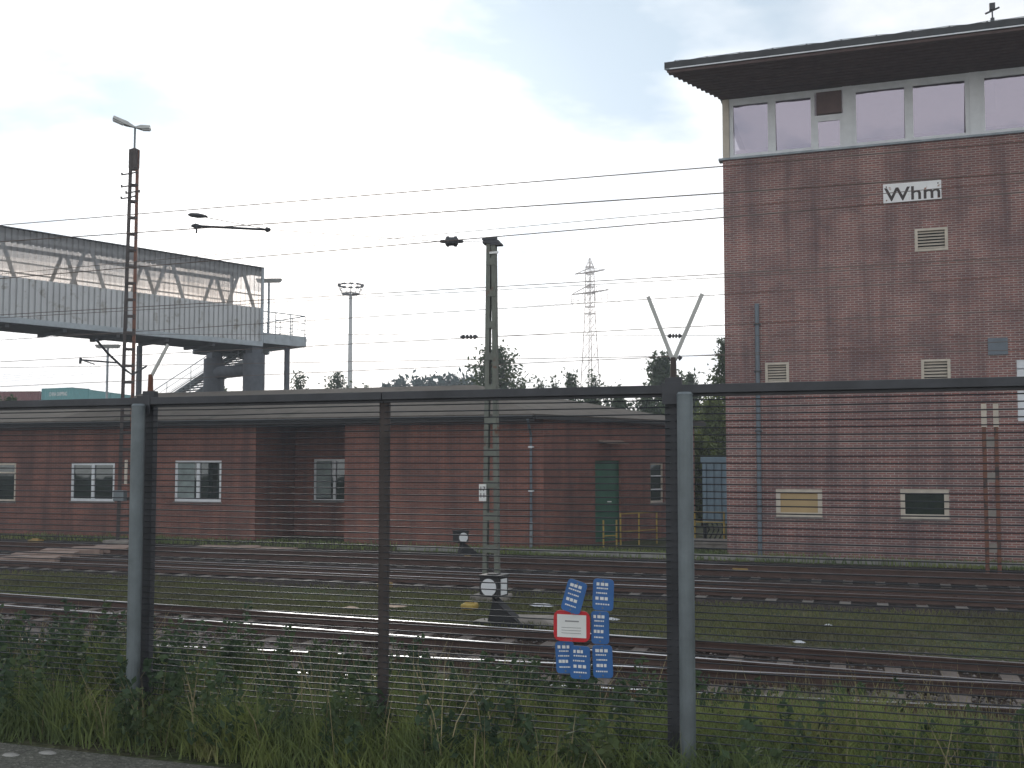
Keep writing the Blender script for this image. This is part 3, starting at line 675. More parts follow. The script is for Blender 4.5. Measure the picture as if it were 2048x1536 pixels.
PW, nT = wall_cells(mb, (TX0, TY), (TX1, TY), GZ-.3, zs, [lowA, lowB]+vents+rw, .18)
wall_cells(mb, (TX1, TY), (TX1, TY+TD), GZ-.3, zs, []); wall_cells(mb, (TX1, TY+TD), (TX0, TY+TD), GZ-.3, zs, []); wall_cells(mb, (TX0, TY+TD), (TX0, TY), GZ-.3, zs, [])
T(mb).build('wall', M['brick_tower'], tw)
Pw = PT(PW)
window(tw, Pw, nT, *lowA, .02, frame='cream', style='single', glass='tan', fw=.14)
window(tw, Pw, nT, *lowB, .02, frame='cream', style='single', glass='glass_dark', fw=.14)
for o in rw: window(tw, Pw, nT, *o, .02, frame='white', style='single', fw=.3, sill=False)
for o in vents:
    a, b, c, e = o; m_ = MB()
    for (s0, s1, z0, z1) in ((a, b, e-.07, e), (a, b, c, c+.07), (a, a+.09, c+.07, e-.07), (b-.09, b, c+.07, e-.07)):
        vv = [Pw(s_, z, k) for z in (z0, z1) for k in (.06, -.03) for s_ in (s0, s1)]; m_.add(vv, [(0, 1, 3, 2), (4, 6, 7, 5), (2, 3, 7, 6), (0, 4, 5, 1), (0, 2, 6, 4), (1, 5, 7, 3)])
    fr_ = m_.build('vent', M['cream'], tw); m_ = MB(); n = 6
    for q in range(n):
        z = c+.07+(e-c-.14)*(q+.5)/n; h = (e-c-.14)/n
        m_.quad(Pw(a+.09, z-h*.35, 0), Pw(b-.09, z-h*.35, 0), Pw(b-.09, z+h*.35, .07), Pw(a+.09, z+h*.35, .07))
    m_.build('slat', M['cream'], fr_)
    m_ = MB(); m_.quad(Pw(a+.05, c+.05, .12), Pw(b-.05, c+.05, .12), Pw(b-.05, e-.05, .12), Pw(a+.05, e-.05, .12)); m_.build('vent_back', M['black'], fr_)
o = rect(1980, 675, 2020, 709); m_ = MB(); vv = [Pw(s_, z, k) for z in o[2:] for k in (-.01, -.05) for s_ in o[:2]]
m_.add(vv, [(0, 1, 3, 2), (4, 6, 7, 5), (2, 3, 7, 6), (0, 4, 5, 1), (0, 2, 6, 4), (1, 5, 7, 3)]); m_.build('junction_box', M['bluepipe'], tw)
# window band
def tb(mm, s0, s1, z0, z1, k0, k1, mi=0):
    vv = [Pw(s_, z, k) for z in (z0, z1) for k in (k1, k0) for s_ in (s0, s1)]
    mm.add(vv, [(0, 1, 3, 2), (4, 6, 7, 5), (2, 3, 7, 6), (0, 4, 5, 1), (0, 2, 6, 4), (1, 5, 7, 3)], mi)
m_ = MB(); tb(m_, -.14, TX1-TX0+.1, zs, zs+.07, -.10, .3); m_.build('sill_band', M['gutter'], tw)
m_ = MB(); tb(m_, .0, .22, zs+.07, zw, .0, .22); m_.build('corner_post', M['cream'], tw)
H0, H1 = zs+.07, zw
segs = [(1466, 1552), (1552, 1640), (1640, 1697)]
fr1 = [(tx(a), tx(b)) for a, b in segs]; s_w = tx(1697), tx(1716)
fr2 = [(tx(1716), tx(1832)), (tx(1832), tx(1956))]
s_w2 = (tx(1956), tx(1978)); xx = tx(1978); wst_ = fr2[0][1]-fr2[0][0]
fr3 = [(xx, xx+wst_), (xx+wst_, xx+2*wst_)]; x4 = xx+2*wst_+.3; fr4 = [(x4, min(x4+wst_, TX1-TX0-.2)), ]
FH = .20
for i, (a, b) in enumerate(fr1+fr2+fr3+fr4):
    if i == 2:
        zc_ = H0+(H1-H0)*.52; f = window(tw, Pw, nT, a, b, H0, zc_, .04, style='single', glass='glass_tower', fw=.10, sill=False, tilt=.11)
        m_ = MB(); tb(m_, a, b, zc_, zc_+.10, .03, .12); m_.build('transom', M['white'], f); m_ = MB(); tb(m_, a, b, H1-.12, H1, .03, .12); m_.build('head_frame', M['white'], f)
        m_ = MB(); tb(m_, a+.06, b-.03, zc_+.12, H1-.13, -.06, .08); m_.build('brown_panel', M['soffit'], tw)
        continue
    f = window(tw, Pw, nT, a, b, H0, H1-.10, .04, style='single', glass='glass_tower', fw=.13, sill=False, tilt=.22)
    m_ = MB(); tb(m_, a, b, H1-.10, H1, .02, .12); m_.build('head_frame', M['white'], f)
for a, b in (s_w, s_w2, (x4-.3, x4)):
    m_ = MB(); tb(m_, a, b, H0, H1, .0, .16); m_.build('mullion', M['white'], tw)
# room behind the glass: floor, ceiling, far window band with its sill
m_ = MB(); W_ = TX1-TX0
tb(m_, .02, W_, zs-.1, zs+.05, .3, TD-.02); tb(m_, .2, W_, zw-.12, zw-.02, .25, TD)
for q in range(7): tb(m_, .2+q*(W_-.4)/6-.1, .2+q*(W_-.4)/6+.1, zs, zw-.12, TD-.25, TD-.02)
tb(m_, .1, W_, zs+.05, zs+.22, TD-.3, TD-.02); tb(m_, W_-.2, W_, zs, zw, .3, TD)
tb(m_, .3, W_-.3, zs+.62, zs+.68, 1.2, 2.1)
m_.build('control_room', M['interior'], tw)
m_ = MB(); tb(m_, 8.0, 8.7, zw-1.1, zw-.12, 1.0, 1.05); m_.build('blind', M['white'], tw)
# roof slab with taper and thin fascia
ov = 3.05; fxl = at(1340, 125, TY-ov).x
poly = [(fxl, TY-ov), (TX1+2, TY-ov), (TX1+2, TY+TD+2), (TX0-.02, TY+TD+2), (TX0-.02, TY+.0)]
m_ = MB(); m_.prism(poly, zw+.03, zw+.10)
yb = TY-ov
while yb < TY-.05:
    y2 = min(yb+.235, TY); xl = fxl+(TX0-.02-fxl)*(yb-(TY-ov))/ov+.01; m_.box(xl+.03, TX1+1.9, yb+.01, y2-.012, zw+.005, zw+.031); yb += .25
T(m_).build('soffit', M['soffit'], tw)
m_ = MB(); po2 = [(fxl-.07, TY-ov-.07), (TX1+2.07, TY-ov-.07), (TX1+2.07, TY+TD+2), (TX0-.10, TY+TD+2), (TX0-.10, TY)]
m_.prism(po2, zw+.10, zw+.13, 1); m_.prism([(x, y) for x, y in po2], zw+.133, zw+.34)
T(m_); roofo = m_.build('roof', [M['fascia'], M['gutter']], tw)
m_ = MB(); m_.box(fxl+.1, TX1+2, TY-ov-.095, TY-ov-.072, zw+.085, zw+.12); T(m_).build('drip_edge', M['white'], tw)
# lightning wire on small stands
cond = MB(); x = fxl+.25; pts = []; k = 0
while x < TX1+1.5:
    z = zw+.34; m2 = MB(); m2.box(x-.05, x+.05, TY-ov+.05, TY-ov+.15, z, z+.05); m2.tube([(x, TY-ov+.1, z+.05), (x, TY-ov+.1, z+.09)], .02, 6); T(m2).build('wire_stand', M['black'], roofo)
    pts += [(x, TY-ov+.1, z+.09), (x+.5, TY-ov+.1, z+.055+.02*(k % 2))]; x += 1.02; k += 1
cond.tube(pts, .010, 5); T(cond).build('lightning_wire', M['galv'], roofo)
ax = at(2007, 40, TY-1.5).x; m_ = MB(); z0 = zw+.34
m_.tube([(ax, TY-1.5, z0), (ax, TY-1.5, z0+1.2)], .022, 8); m_.tube([(ax, TY-1.5, z0+.65), (ax, TY-1.5, z0+.74)], .06, 8); m_.tube([(ax-.2, TY-1.5, z0+.9), (ax+.2, TY-1.5, z0+1.05)], .03, 6); m_.box(ax-.08, ax+.08, TY-1.56, TY-1.44, z0+1.0, z0+1.2)
T(m_); tag(m_.build('antenna', M['metal_dark'], None), 'short dark antenna standing on the flat tower roof', 'antenna').location = (3, TY, GZ)
m_ = MB(); ax = at(2040, 38, TY-2).x; m_.box(ax-.3, ax+.5, TY-2.3, TY-1.6, z0, z0+.22); T(m_).build('roof_hatch', M['fascia'], roofo)
# downpipe on tower
dx_ = at(1517, 800, TY-.12).x; m_ = MB(); m_.tube([(dx_, TY-.11, tz(1517, 607)), (dx_, TY-.11, GZ)], .075, 12); T(m_)
dpo = m_.build('downpipe', M['bluepipe'], tw)
m_ = MB()
for z in (1.5, 4.0, 6.0, 7.6): m_.box(dx_-.11, dx_+.11, TY-.2, TY-.005, z-.03, z+.03)
T(m_).build('pipe_clip', M['metal_dark'], dpo)
# sign with the station code
o = rect(1776, 357, 1894, 399); cxs = (o[0]+o[1])/2; czs = (o[2]+o[3])/2
ctr = PW(cxs, czs, -.06); sr = empty('station_code_sign', ctr, label='rust-stained white board with the letters Whm high on the tower wall', cat='sign')
hw, hh = (o[1]-o[0])/2, (o[3]-o[2])/2*.93
m_ = MB(); m_.box(-hw, hw, -.015, .03, -hh, hh); m_.build('board', M['white_rust'], sr, bevel=.01)
text_mesh('lettering', 'Whm', .62, M['rust_dark'], sr, (.02, -.02, -.07), (R(90), 0, 0), .003, 1.18, 1.03)
m_ = MB()
for x_, z_ in ((-hw+.1, hh-.1), (hw-.1, hh-.1), (-hw+.1, -hh+.08), (hw-.1, -hh+.08)): m_.tube([(x_, -.03, z_), (x_, -.014, z_)], .022, 8)
m_.build('bolt', M['rust'], sr)

# ------------------------------------------------------------ masts
def channel_mast(name, px, Y, ztop_, wb, wt, dirv, mats, label, step, plate_h, zb=GZ, leg=.11):
    base = at(px, 1000, Y); root = empty(name, (base.x, Y, zb), label=label, cat='mast')
    H = ztop_-zb; d = Vector((dirv[0], dirv[1], 0)).normalized(); q = Vector((-d.y, d.x, 0))
    for s_ in (-1, 1):
        m_ = MB(); 
        p0, p1 = d*s_*(wb/2-leg/2), d*s_*(wt/2-leg/2)+Vector((0, 0, H))
        m_.bar(p0-d*s_*(-leg/2+.006), p1-d*s_*(-leg/2+.006), .012, .20, up=q)   # web
        for e in (-.095, .095): m_.bar(p0+q*e, p1+q*e, leg-.014, .012, up=q)
        m_.build('channel', mats[0 if s_ < 0 else 1], root)
    z = step*.6
    while z < H-.3:
        ww = wb+(wt-wb)*z/H
        for e in (-.108, .108):
            m_ = MB(); m_.obox(Vector((0, 0, z))+q*e, d*(ww/2-.012), q*.005, Vector((0, 0, plate_h/2))); m_.build('batten_plate', mats[2], root)
        z += step
    return root, H, d, q
pole_top = at(985, 484, 22.5).z
mr, H, d, q = channel_mast('catenary_mast', 983, 22.5, pole_top, .40, .22, (.98, .12), (M['pole_grey'], M['pole_grey'], M['pole_grey']), 'tall tapering grey-green double-channel mast between the tracks with a dark cap', .745, .17)
m_ = MB(); m_.obox((0, 0, H+.03), d*.19, q*.13, Vector((0, 0, .035))); m_.obox((-.05, 0, H+.13), d*.18, q*.04, Vector((0, 0, .03))); m_.obox((.12, 0, H-.03), d*.14, q*.11, Vector((0, 0, .02))); m_.build('cap', M['metal_dark'], mr)
m_ = MB(); z_ = at(985, 505, 22.5).z-GZ; m_.box(-.0, .22, -.16, -.14, z_-.02, z_+.03); m_.build('tag', M['white_s'], mr)
m_ = MB(); p = at(971, 984, 22.5); m_.box(p.x-mr.location.x-.085, p.x-mr.location.x+.085, -.20, -.17, p.z-GZ-.2, p.z-GZ+.19); nb = m_.build('number_plate', M['white_s'], mr)
text_mesh('lettering', '17\n11', .15, M['black'], nb, (p.x-mr.location.x, -.203, p.z-GZ), (R(90), 0, 0), .001)
m_ = MB(); m_.box(-.4, .4, -.35, .35, -.1, .14); m_.build('footing', M['concrete'], mr, bevel=.02)
# left lighting mast
LY = 33.5; lt = at(265, 290, LY).z
ml, H, d, q = channel_mast('lighting_mast', 252, LY, lt, .56, .36, (.778, .5), (M['rust_dark'], M['rust'], M['rust_dark']), 'rusty double-channel lighting mast with twin lamps in front of the footbridge', .66, .09, leg=.12)
ml.rotation_euler.y = R(.45)
m_ = MB(); m_.box(-.18, .18, -.11, .11, H-.75, H); m_.add([(-.18, -.11, H), (.18, -.11, H), (.18, .11, H), (-.18, .11, H), (0, 0, H+.1)], [(0, 1, 4), (1, 2, 4), (2, 3, 4), (3, 0, 4)]); m_.build('head_plate', M['rust_dark'], ml)
m_ = MB(); m_.tube([(0, 0, H), (0, 0, H+.95)], .04, 8); m_.build('lamp_stem', M['galv'], ml)
# two lamp heads, one towards the viewer-left, one to the right
for (ex, ey, ez, la) in ((-.62, -.55, .28, 0), (.52, .28, .02, 1)):
    m_ = MB(); a_ = Vector((0, 0, H+.92)); b_ = a_+Vector((ex, ey, ez)); dd = (b_-a_).normalized(); sd_ = dd.cross(Vector((0, 0, 1))).normalized(); up_ = sd_.cross(dd)
    for (t0, t1, w0, w1, h0, h1) in ((.02, .40, .05, .16, .03, .08), (.40, 1.0, .16, .19, .08, .06)):
        c0, c1 = a_+(b_-a_)*t0, a_+(b_-a_)*t1
        m_.add([c0-sd_*w0-up_*h0, c0+sd_*w0-up_*h0, c0+sd_*w0*.7+up_*h0, c0-sd_*w0*.7+up_*h0, c1-sd_*w1-up_*h1, c1+sd_*w1-up_*h1, c1+sd_*w1*.7+up_*h1, c1-sd_*w1*.7+up_*h1],
               [(0, 1, 2, 3), (7, 6, 5, 4), (0, 4, 5, 1), (1, 5, 6, 2), (2, 6, 7, 3), (3, 7, 4, 0)])
    lh = m_.build('lamp_head', M['lamp'], ml)
    m_ = MB(); c0 = a_+(b_-a_)*.72; m_.obox(c0-up_*.10, (b_-a_)*.24, sd_*.13, up_*.012); m_.build('diffuser', M['lens'], lh)
for py, xl, xr in ((341, -.45, .28), (366, -.45, .26), (380, -.22, .42), (390, -.45, .24)):
    z = at(262, py, LY).z-GZ; m_ = MB(); m_.tube([(xl, -.16, z-.02), (0, -.16, z), (xr, -.16, z+.03)], .028, 6)
    for e in (xl, xr): m_.tube([(e, -.16, z-.05), (e, -.16, z+.06)], [.02, .045], 6)
    m_.build('insulator_arm', M['rust_dark'], ml)
m_ = MB(); z = at(245, 990, LY).z-GZ; m_.box(-.28, .22, -.36, -.14, z-.22, z+.2); m_.build('switch_box', M['galv'], ml, bevel=.02)
m_ = MB(); z = at(258, 945, LY).z-GZ; m_.box(.08, .20, -.17, -.13, z-.45, z+.5); m_.build('number_strip', M['cream'], ml)
m_ = MB(); m_.box(-.6, .6, -.5, .5, -.15, .12); m_.build('footing', M['concrete'], ml, bevel=.02)
# bracket arm fixed to the left mast
cr = at(246, 735, LY-.2); ca = empty('bracket_arm', cr, label='thin braced bracket arm reaching left from the rusty lighting mast to the wires', cat='bracket')
def rel(px, py, Y): return at(px, py, Y)-cr
m_ = MB(); m_.tube([rel(249, 740, LY-.2), rel(212, 706, LY-1.2), rel(188, 678, LY-2)], .045, 8); m_.build('brace', M['metal_dark'], ca)
m_ = MB(); m_.tube([rel(231, 725, LY-.7), rel(156, 719, LY-2.5)], .032, 8); m_.tube([rel(158, 719, LY-2.5), rel(186, 728, LY-3)], .022, 6); m_.build('registration_arm', M['metal_dark'], ca)
m_ = MB(); m_.tube([rel(158, 714, LY-2.5), rel(157, 727, LY-2.5)], .05, 6); m_.tube([rel(249, 740, LY-.2), rel(262, 749, LY-.2), rel(290, 732, LY+.6)], .04, 8); m_.build('clamp', M['metal_dark'], ca)

# short post at the right with two white plates
pp = at(1980, 1000, 31.9); rp = empty('marker_post', (pp.x, 31.9, GZ), label='narrow rusty double-leg post with two white strips at its top, before the tower', cat='post')
zt_ = at(1980, 806, 31.9).z-GZ
for s_ in (-1, 1):
    m_ = MB(); m_.box(s_*.155-.05, s_*.155+.05, -.05, .05, -.1, zt_); m_.build('leg', M['rust'], rp)
    m_ = MB(); m_.box(s_*.155-.07, s_*.155+.07, -.075, -.052, zt_-.68, zt_-.02); m_.build('white_strip', M['cream'], rp)
for k in range(4):
    m_ = MB(); z = zt_-1.1-k*1.0; m_.box(-.105, .105, -.03, .03, z-.13, z+.13); m_.build('rung_plate', M['concrete'], rp)

# ------------------------------------------------------------ overhead wires
def wire(pl, pr, Y0, Y1, r, label, name='overhead_wire', xm=None):
    a, b = at(pl[0], pl[1], Y0), at(pr[0], pr[1], Y1); m_ = MB(); d_ = b-a
    pts = [a-d_*.5, a]
    if xm: pts += [at(*xm)]
    pts += [b, b+d_*.45]; o = Vector(a)
    m_.tube([p-o for p in pts], r, 5, cap=True); ob = m_.build(name, M['wirem']); ob.location = o
    return tag(ob, label, 'wire', 'overhead wires strung along the tracks')
wire((0, 445), (1451, 325), 14.8, 14.8, .0085, 'highest overhead wire, crossing the sky to the tower just below its window band')
wire((0, 479), (1451, 380), 14.8, 14.8, .0095, 'second overhead wire from the top, running above the dark mast cap')
wire((0, 545), (1451, 411), 17.2, 17.2, .006, 'thin upper wire of the pair passing just above the mast cap')
wire((0, 554), (1451, 430), 17.2, 17.2, .0095, 'lower wire of the pair passing through the dark six-sided insulator')
wire((0, 628), (1451, 545), 25.4, 25.4, .011, 'upper of the two close wires crossing the middle of the tall mast')
wire((0, 634), (1451, 552), 25.6, 25.6, .0085, 'lower of the two close wires crossing the middle of the tall mast')
wire((0, 679), (1451, 587), 25.4, 25.4, .009, 'single overhead wire crossing the tall mast below the close pair')
wire((0, 723), (1451, 649), 29.6, 29.6, .011, 'overhead wire passing below the footbridge landing')
wire((0, 735), (1451, 710), 29.6, 29.6, .009, 'overhead wire carrying the small insulator above the right fence post')
wire((0, 773), (1451, 708), 30.6, 30.6, .010, 'lowest overhead wire, just above the tree tops')
wire((500, 668), (1451, 670), 33.0, 33.0, .008, 'almost level thin wire with a small insulator beside the tall mast')
# cross-span stay from mast top, insulator, clamps
ms = at(972, 480, 22.4); i0, i1 = at(878, 479, 21.0), at(926, 479, 21.3); cA, cB = at(535, 455, 17.5), at(375, 424, 14.8)
m_ = MB(); o = Vector(ms); m_.tube([ms-o, i1-o], .007, 5); m_.tube([i0-o, cA-o], .007, 5); m_.tube([cA-o, cB-o], .007, 5); ob = m_.build('stay_wire', M['wirem']); ob.location = o
tag(ob, 'slack stay wire from the mast cap through the dark insulator to the upper wires', 'wire')
c_ = (i0+i1)/2; dv = (i1-i0).normalized(); m_ = MB()
prof_i = [(-.27, .02), (-.25, .05), (-.15, .06), (-.14, .10), (-.11, .17), (-.07, .17), (-.05, .14), (.05, .14), (.07, .17), (.11, .17), (.14, .10), (.15, .06), (.25, .05), (.27, .02)]
m_.tube([dv*a for a, r in prof_i], [r*.72 for a, r in prof_i], 12); ob = m_.build('insulator', M['metal_dark'], smooth=False); ob.location = c_; tag(ob, 'dark ribbed six-sided insulator hanging in the stay wire left of the tall mast', 'insulator')
def hang(name, p, q, r, label, prof=None):
    m_ = MB(); c = (p+q)/2; d_ = q-p
    prof = prof or [(-.5, .6), (-.42, 1), (-.3, .8), (.3, .8), (.42, 1), (.5, .6)]
    m_.tube([d_*a for a, _ in prof], [r*b for _, b in prof], 8); ob = m_.build(name, M['metal_dark']); ob.location = c; return tag(ob, label, 'insulator' if 'ins' in name else 'wire fitting')
hang('wire_clamp', at(368, 424, 14.8), at(408, 428, 15.0), .045, 'dark tapered clamp on the highest wire at the left', [(-.5, .3), (-.35, .8), (0, 1), (.3, .7), (.5, .3)])
hang('registration_arm', at(376, 447, 14.8), at(534, 455, 16.2), .022, 'dark straight bar slung between two wires at the upper left', [(-.5, 1), (-.45, 2.2), (-.38, 1), (.44, 1), (.46, 2.3), (.5, 1.6)])
hang('dropper', at(386, 447, 14.8), at(386, 462, 14.8), .02, 'short drop rod between the dark bar and the second wire')
rib = [(-.5, .3)]+[(x/20-.32, 1.6 if x % 4 < 2 else .5) for x in range(14)]+[(.5, .3)]
hang('small_insulator', at(919, 673, 33), at(956, 673, 33), .05, 'small ribbed insulator in the level wire left of the tall mast', rib)
hang('small_insulator', at(1336, 671, 33), at(1366, 671, 33), .05, 'small ribbed insulator above the right fence post, upper one of two', rib)
hang('small_insulator', at(1336, 716, 29.6), at(1366, 715, 29.6), .05, 'small ribbed insulator just over the Y-shaped arm, lower one of two', rib)

# ------------------------------------------------------------ switch lanterns
def lantern(px, pyb, Y, facing, label, s=1.0, lw=True):
    base = at(px, pyb, Y); root = empty('switch_lantern', (base.x, Y, GZ), facing, label=label, cat='signal lantern', group='point lanterns beside the switches')
    hz = at(px, pyb, Y).z-GZ; b = .21*s
    m_ = MB(); m_.box(-b, b, -b, b, hz-b*1.0, hz+b*.85); m_.box(-b*1.12, b*1.12, -b*1.12, b*1.12, hz+b*.85, hz+b*1.02); m_.box(-b*.5, b*.5, -b*.5, b*.5, hz+b*1.02, hz+b*1.12); m_.build('housing', M['black'], root, bevel=.01)
    m_ = MB(); m_.tube([(0, -b-.012, hz-.02), (0, -b-.002, hz-.02)], b*.80, 28); m_.build('lens', M['lens'], root)
    m_ = MB(); m_.box(b+.002, b+.014, -b*.52, b*.62, hz-b*.82, hz+b*.66); m_.build('side_panel', M['lens'], root)
    m_ = MB(); m_.tube([(0, 0, 0), (0, 0, hz-b)], .035, 8); m_.build('stem', M['black'], root)
    m_ = MB(); m_.add([(-.1, -.12, 0), (.75, -.12, 0), (.05, -.12, .52), (-.1, .12, 0), (.75, .12, 0), (.05, .12, .52)], [(0, 1, 2), (5, 4, 3), (0, 3, 4, 1), (1, 4, 5, 2), (2, 5, 3, 0)]); m_.box(-.35, .9, -.2, .2, -.02, .08); m_.build('switch_stand', M['black'], root)
    return root
lantern(988, 1168, 19.2, R(-9), 'larger black box lantern with white round lens at the foot of the tall mast')
lantern(922, 1072, 32.2, R(48), 'smaller black lantern with two white lenses before the low brick building', .95)
# weights / levers with yellow discs and ochre covers
def cover(px, py, wpx, label, mt='ochre', z=-.2):
    p = ground(px, py, z); d_ = (CAMZ-z)*F/(py-922); w_ = wpx*d_/F
    root = empty('point_cover', (p.x, p.y, z-.02), label=label, cat='track box', group='small yellow covers beside the rails')
    m_ = MB(); m_.box(-w_/2, w_/2, -.18, .18, 0, .14); m_.build('body', M[mt], root, bevel=.04)
    m_ = MB(); m_.tube([(-w_*.3, 0, .12), (w_*.3, 0, .12)], .07, 10); m_.build('lid', M[mt], root)
cover(77, 1084, 26, 'small ochre cover on the dark ground at far left, below the transom window')
cover(495, 1106, 22, 'small ochre cover beside the concrete slab behind the left round post')
cover(936, 1119, 20, 'small yellow cover at the foot of the smaller black lantern')
cover(1478, 1141, 32, 'ochre cover on the dark track in front of the tower corner')
cover(940, 1214, 28, 'yellow domed cover on the grass left of the near lantern', 'yellow')
cover(772, 1172, 24, 'brown-yellow cover beside the thin middle fence post')
# litter
def litter(px, py, w_, mt, label, seed):
    rg = np.random.default_rng(seed); p = ground(px, py, -.15); n = 14; vs = []; fs = []
    for j in range(4):
        for i in range(n):
            a = 2*pi*i/n; r_ = (1-.26*j)*(1+rg.uniform(-.2, .2)); vs.append((cos(a)*r_*w_/2, sin(a)*r_*w_*.35, .010*j*(1+rg.uniform(-.3, .5))))
    for j in range(3):
        for i in range(n): fs.append((j*n+i, j*n+(i+1) % n, (j+1)*n+(i+1) % n, (j+1)*n+i))
    fs.append(tuple(3*n+i for i in range(n))); fs.append(tuple(range(n))[::-1])
    m_ = MB(); m_.add(vs, fs); o = m_.build('litter', M[mt]); o.location = (p.x, p.y, -.14); return tag(o, label, 'litter', 'litter lying in the short grass')
litter(1082, 1208, .62, 'bag', 'crumpled white plastic bag on the grass right of the near lantern', 1)
litter(793, 1210, .5, 'card', 'flattened brown cardboard on the grass near the middle fence post', 2)
litter(1220, 1236, .35, 'bag', 'small white scrap on the grass right of the blue plates', 3)
litter(705, 1213, .3, 'card', 'small tan scrap left of the thin middle fence post', 4)
litter(1650, 1249, .22, 'bag', 'pale scrap of paper on the grass in front of the tower', 5)
litter(1592, 1281, .22, 'bag', 'pale scrap close to the far rail in front of the tower', 6)
for k, (px, py) in enumerate(((112, 1496), (38, 1500))):
    p = ground(px, py, .5); m_ = MB(); rgq = np.random.default_rng(k)
    m_.add([(cos(a)*.085*(1+rgq.uniform(-.2, .2)), sin(a)*.05, 0) for a in np.linspace(0, 2*pi, 9)[:-1]]+[(cos(a)*.05, sin(a)*.03, .012) for a in np.linspace(0, 2*pi, 9)[:-1]], [(i, (i+1) % 8, 8+(i+1) % 8, 8+i) for i in range(8)]+[tuple(range(8, 16))])
    o = m_.build('pale_stone', M['kerb']); o.location = (p.x, p.y, .505); tag(o, ('larger' if k == 0 else 'smaller')+' pale flat piece lying on the gravel path at the lower left', 'stone')
# concrete block by the near lantern
p = ground(1075, 1246, -.2); m_ = MB(); m_.add([(-.8, -.3, 0), (.7, -.3, 0), (.8, .3, 0), (-.6, .3, 0), (-.55, -.2, .17), (.1, -.25, .20), (.35, .2, .2), (-.5, .25, .17)], [(3, 2, 1, 0), (4, 5, 6, 7), (0, 1, 5, 4), (1, 2, 6, 5), (2, 3, 7, 6), (3, 0, 4, 7)])
o = m_.build('concrete_block', M['concrete'], bevel=.02); o.location = (p.x, p.y, GZ); tag(o, 'low grey concrete block lying beside the near rail right of the lantern', 'concrete block')
# slab walkway: single slabs laid over the far tracks' cable duct
sl_pts = [(60, 1117, 0), (98, 1108, 0), (152, 1101, 1), (205, 1098, 1), (250, 1095, 1)]
for k, (px, py, s_) in enumerate(sl_pts):
    p = ground(px, py, -.05); m_ = MB(); m_.box(-.95, .95, -.42, .42, -.14, .09)
    o = m_.build('concrete_slab', M['concrete_pink'], bevel=.015); o.location = (p.x, p.y, -.06+.004*k); o.rotation_euler.z = R(28)
    tag(o, ['lowest and nearest', 'second', 'middle', 'fourth', 'farthest'][k]+' pinkish concrete slab of the stepped path left of the round fence post', 'slab', 'slabs of the stepped path at the left')
p = ground(490, 1097, -.1); m_ = MB(); m_.box(-1.9, 1.9, -.5, .5, 0, .09); m_.tube([(.2, -.1, .09), (.2, -.1, .14)], .5, 14); o = m_.build('manhole_slab', M['concrete_pink']); o.location = (p.x, p.y, -.12); tag(o, 'long pinkish slab with a round dark lid in front of the recessed porch', 'slab')
# kerb along buildings
mb = MB(); mb.box(-16.0, 12, 34.05, 34.25, -.3, -.06); mb.build('kerb', M['kerb'])['kind'] = 'structure'

# yellow guard rails by the end wall
def grail(p0, p1, h, rails, posts, label, name='guard_rail'):
    p0, p1 = Vector(p0), Vector(p1); root = empty(name, (p0.x, p0.y, GZ), label=label, cat='railing'); d_ = p1-p0; d_.z = 0
    for k in range(posts):
        q_ = d_*(k/(posts-1)); m_ = MB(); m_.tube([q_, q_+Vector((0, 0, h))], .035, 8); m_.build('post', M['yellow'], root)
    for z in rails: m_ = MB(); m_.tube([Vector((0, 0, z)), d_+Vector((0, 0, z))], .022, 8); m_.build('rail', M['yellow'], root)
pa, pb = at(1240, 1020, 38.2), at(1312, 1020, 40); grail((pa.x, pa.y, 0), (pb.x, pb.y, 0), 1.25, (.55, 1.22), 3, 'yellow guard rail standing before the green door and narrow window')
pa, pb = at(1206, 1020, 37.6), at(1232, 1020, 38.0); grail((pa.x, pa.y, 0), (pb.x, pb.y, 0), 1.0, (.42,), 2, 'short low yellow rail in front of the green door')
pa, pb = at(1388, 1020, 39.5), at(1446, 1020, 39.5); grail((pa.x, pa.y, 0), (pb.x, pb.y, 0), 1.3, (.9, 1.27), 2, 'yellow guard rail in front of the pale blue cabinet')
# pale blue ribbed cabinet on a stand
p = at(1431, 1000, 41.0); cb = empty('switch_cabinet', (p.x, 41.0, GZ), label='pale blue ribbed steel cabinet on dark legs between the low building and the tower', cat='cabinet')
h0, h1 = at(1431, 1046, 41).z-GZ, at(1431, 914, 41).z-GZ; wv = .54
m_ = MB(); m_.box(-wv, wv, 0, .6, h0, h1-.22)
for k in range(4): xk = -wv+.10+k*(2*wv-.2)/3; m_.box(xk-.07, xk+.07, -.07, -.001, h0, h1-.26)
m_.build('body', M['bluecab'], cb, bevel=.02)
m_ = MB(); m_.box(-wv-.05, wv+.05, -.1, .65, h1-.22, h1); m_.build('lid', M['bluecab'], cb, bevel=.02)
for x_ in (-wv+.05, wv-.05):
    for y_ in (.05, .55): m_ = MB(); m_.tube([(x_, y_, 0), (x_, y_, h0)], .035, 8); m_.build('leg', M['metal_dark'], cb)
for k in range(5):
    m_ = MB(); x_ = -.4+k*.19; m_.tube([(x_, .2, h0), (x_+.1, .1, h0-.25), (x_-.08, .15, h0-.6)], .03, 6); m_.build('cable', M['black'], cb)
p = at(1440, 1075, 38.6); m_ = MB(); m_.box(-1.15, 1.1, -.6, .6, 0, .3); m_.box(-1.15, 1.1, -.64, -.605, .18, .3); o = m_.build('loading_platform', M['concrete'], bevel=.02); o.location = (p.x, 38.6, GZ); tag(o, 'low concrete platform at the left foot of the tower', 'platform')

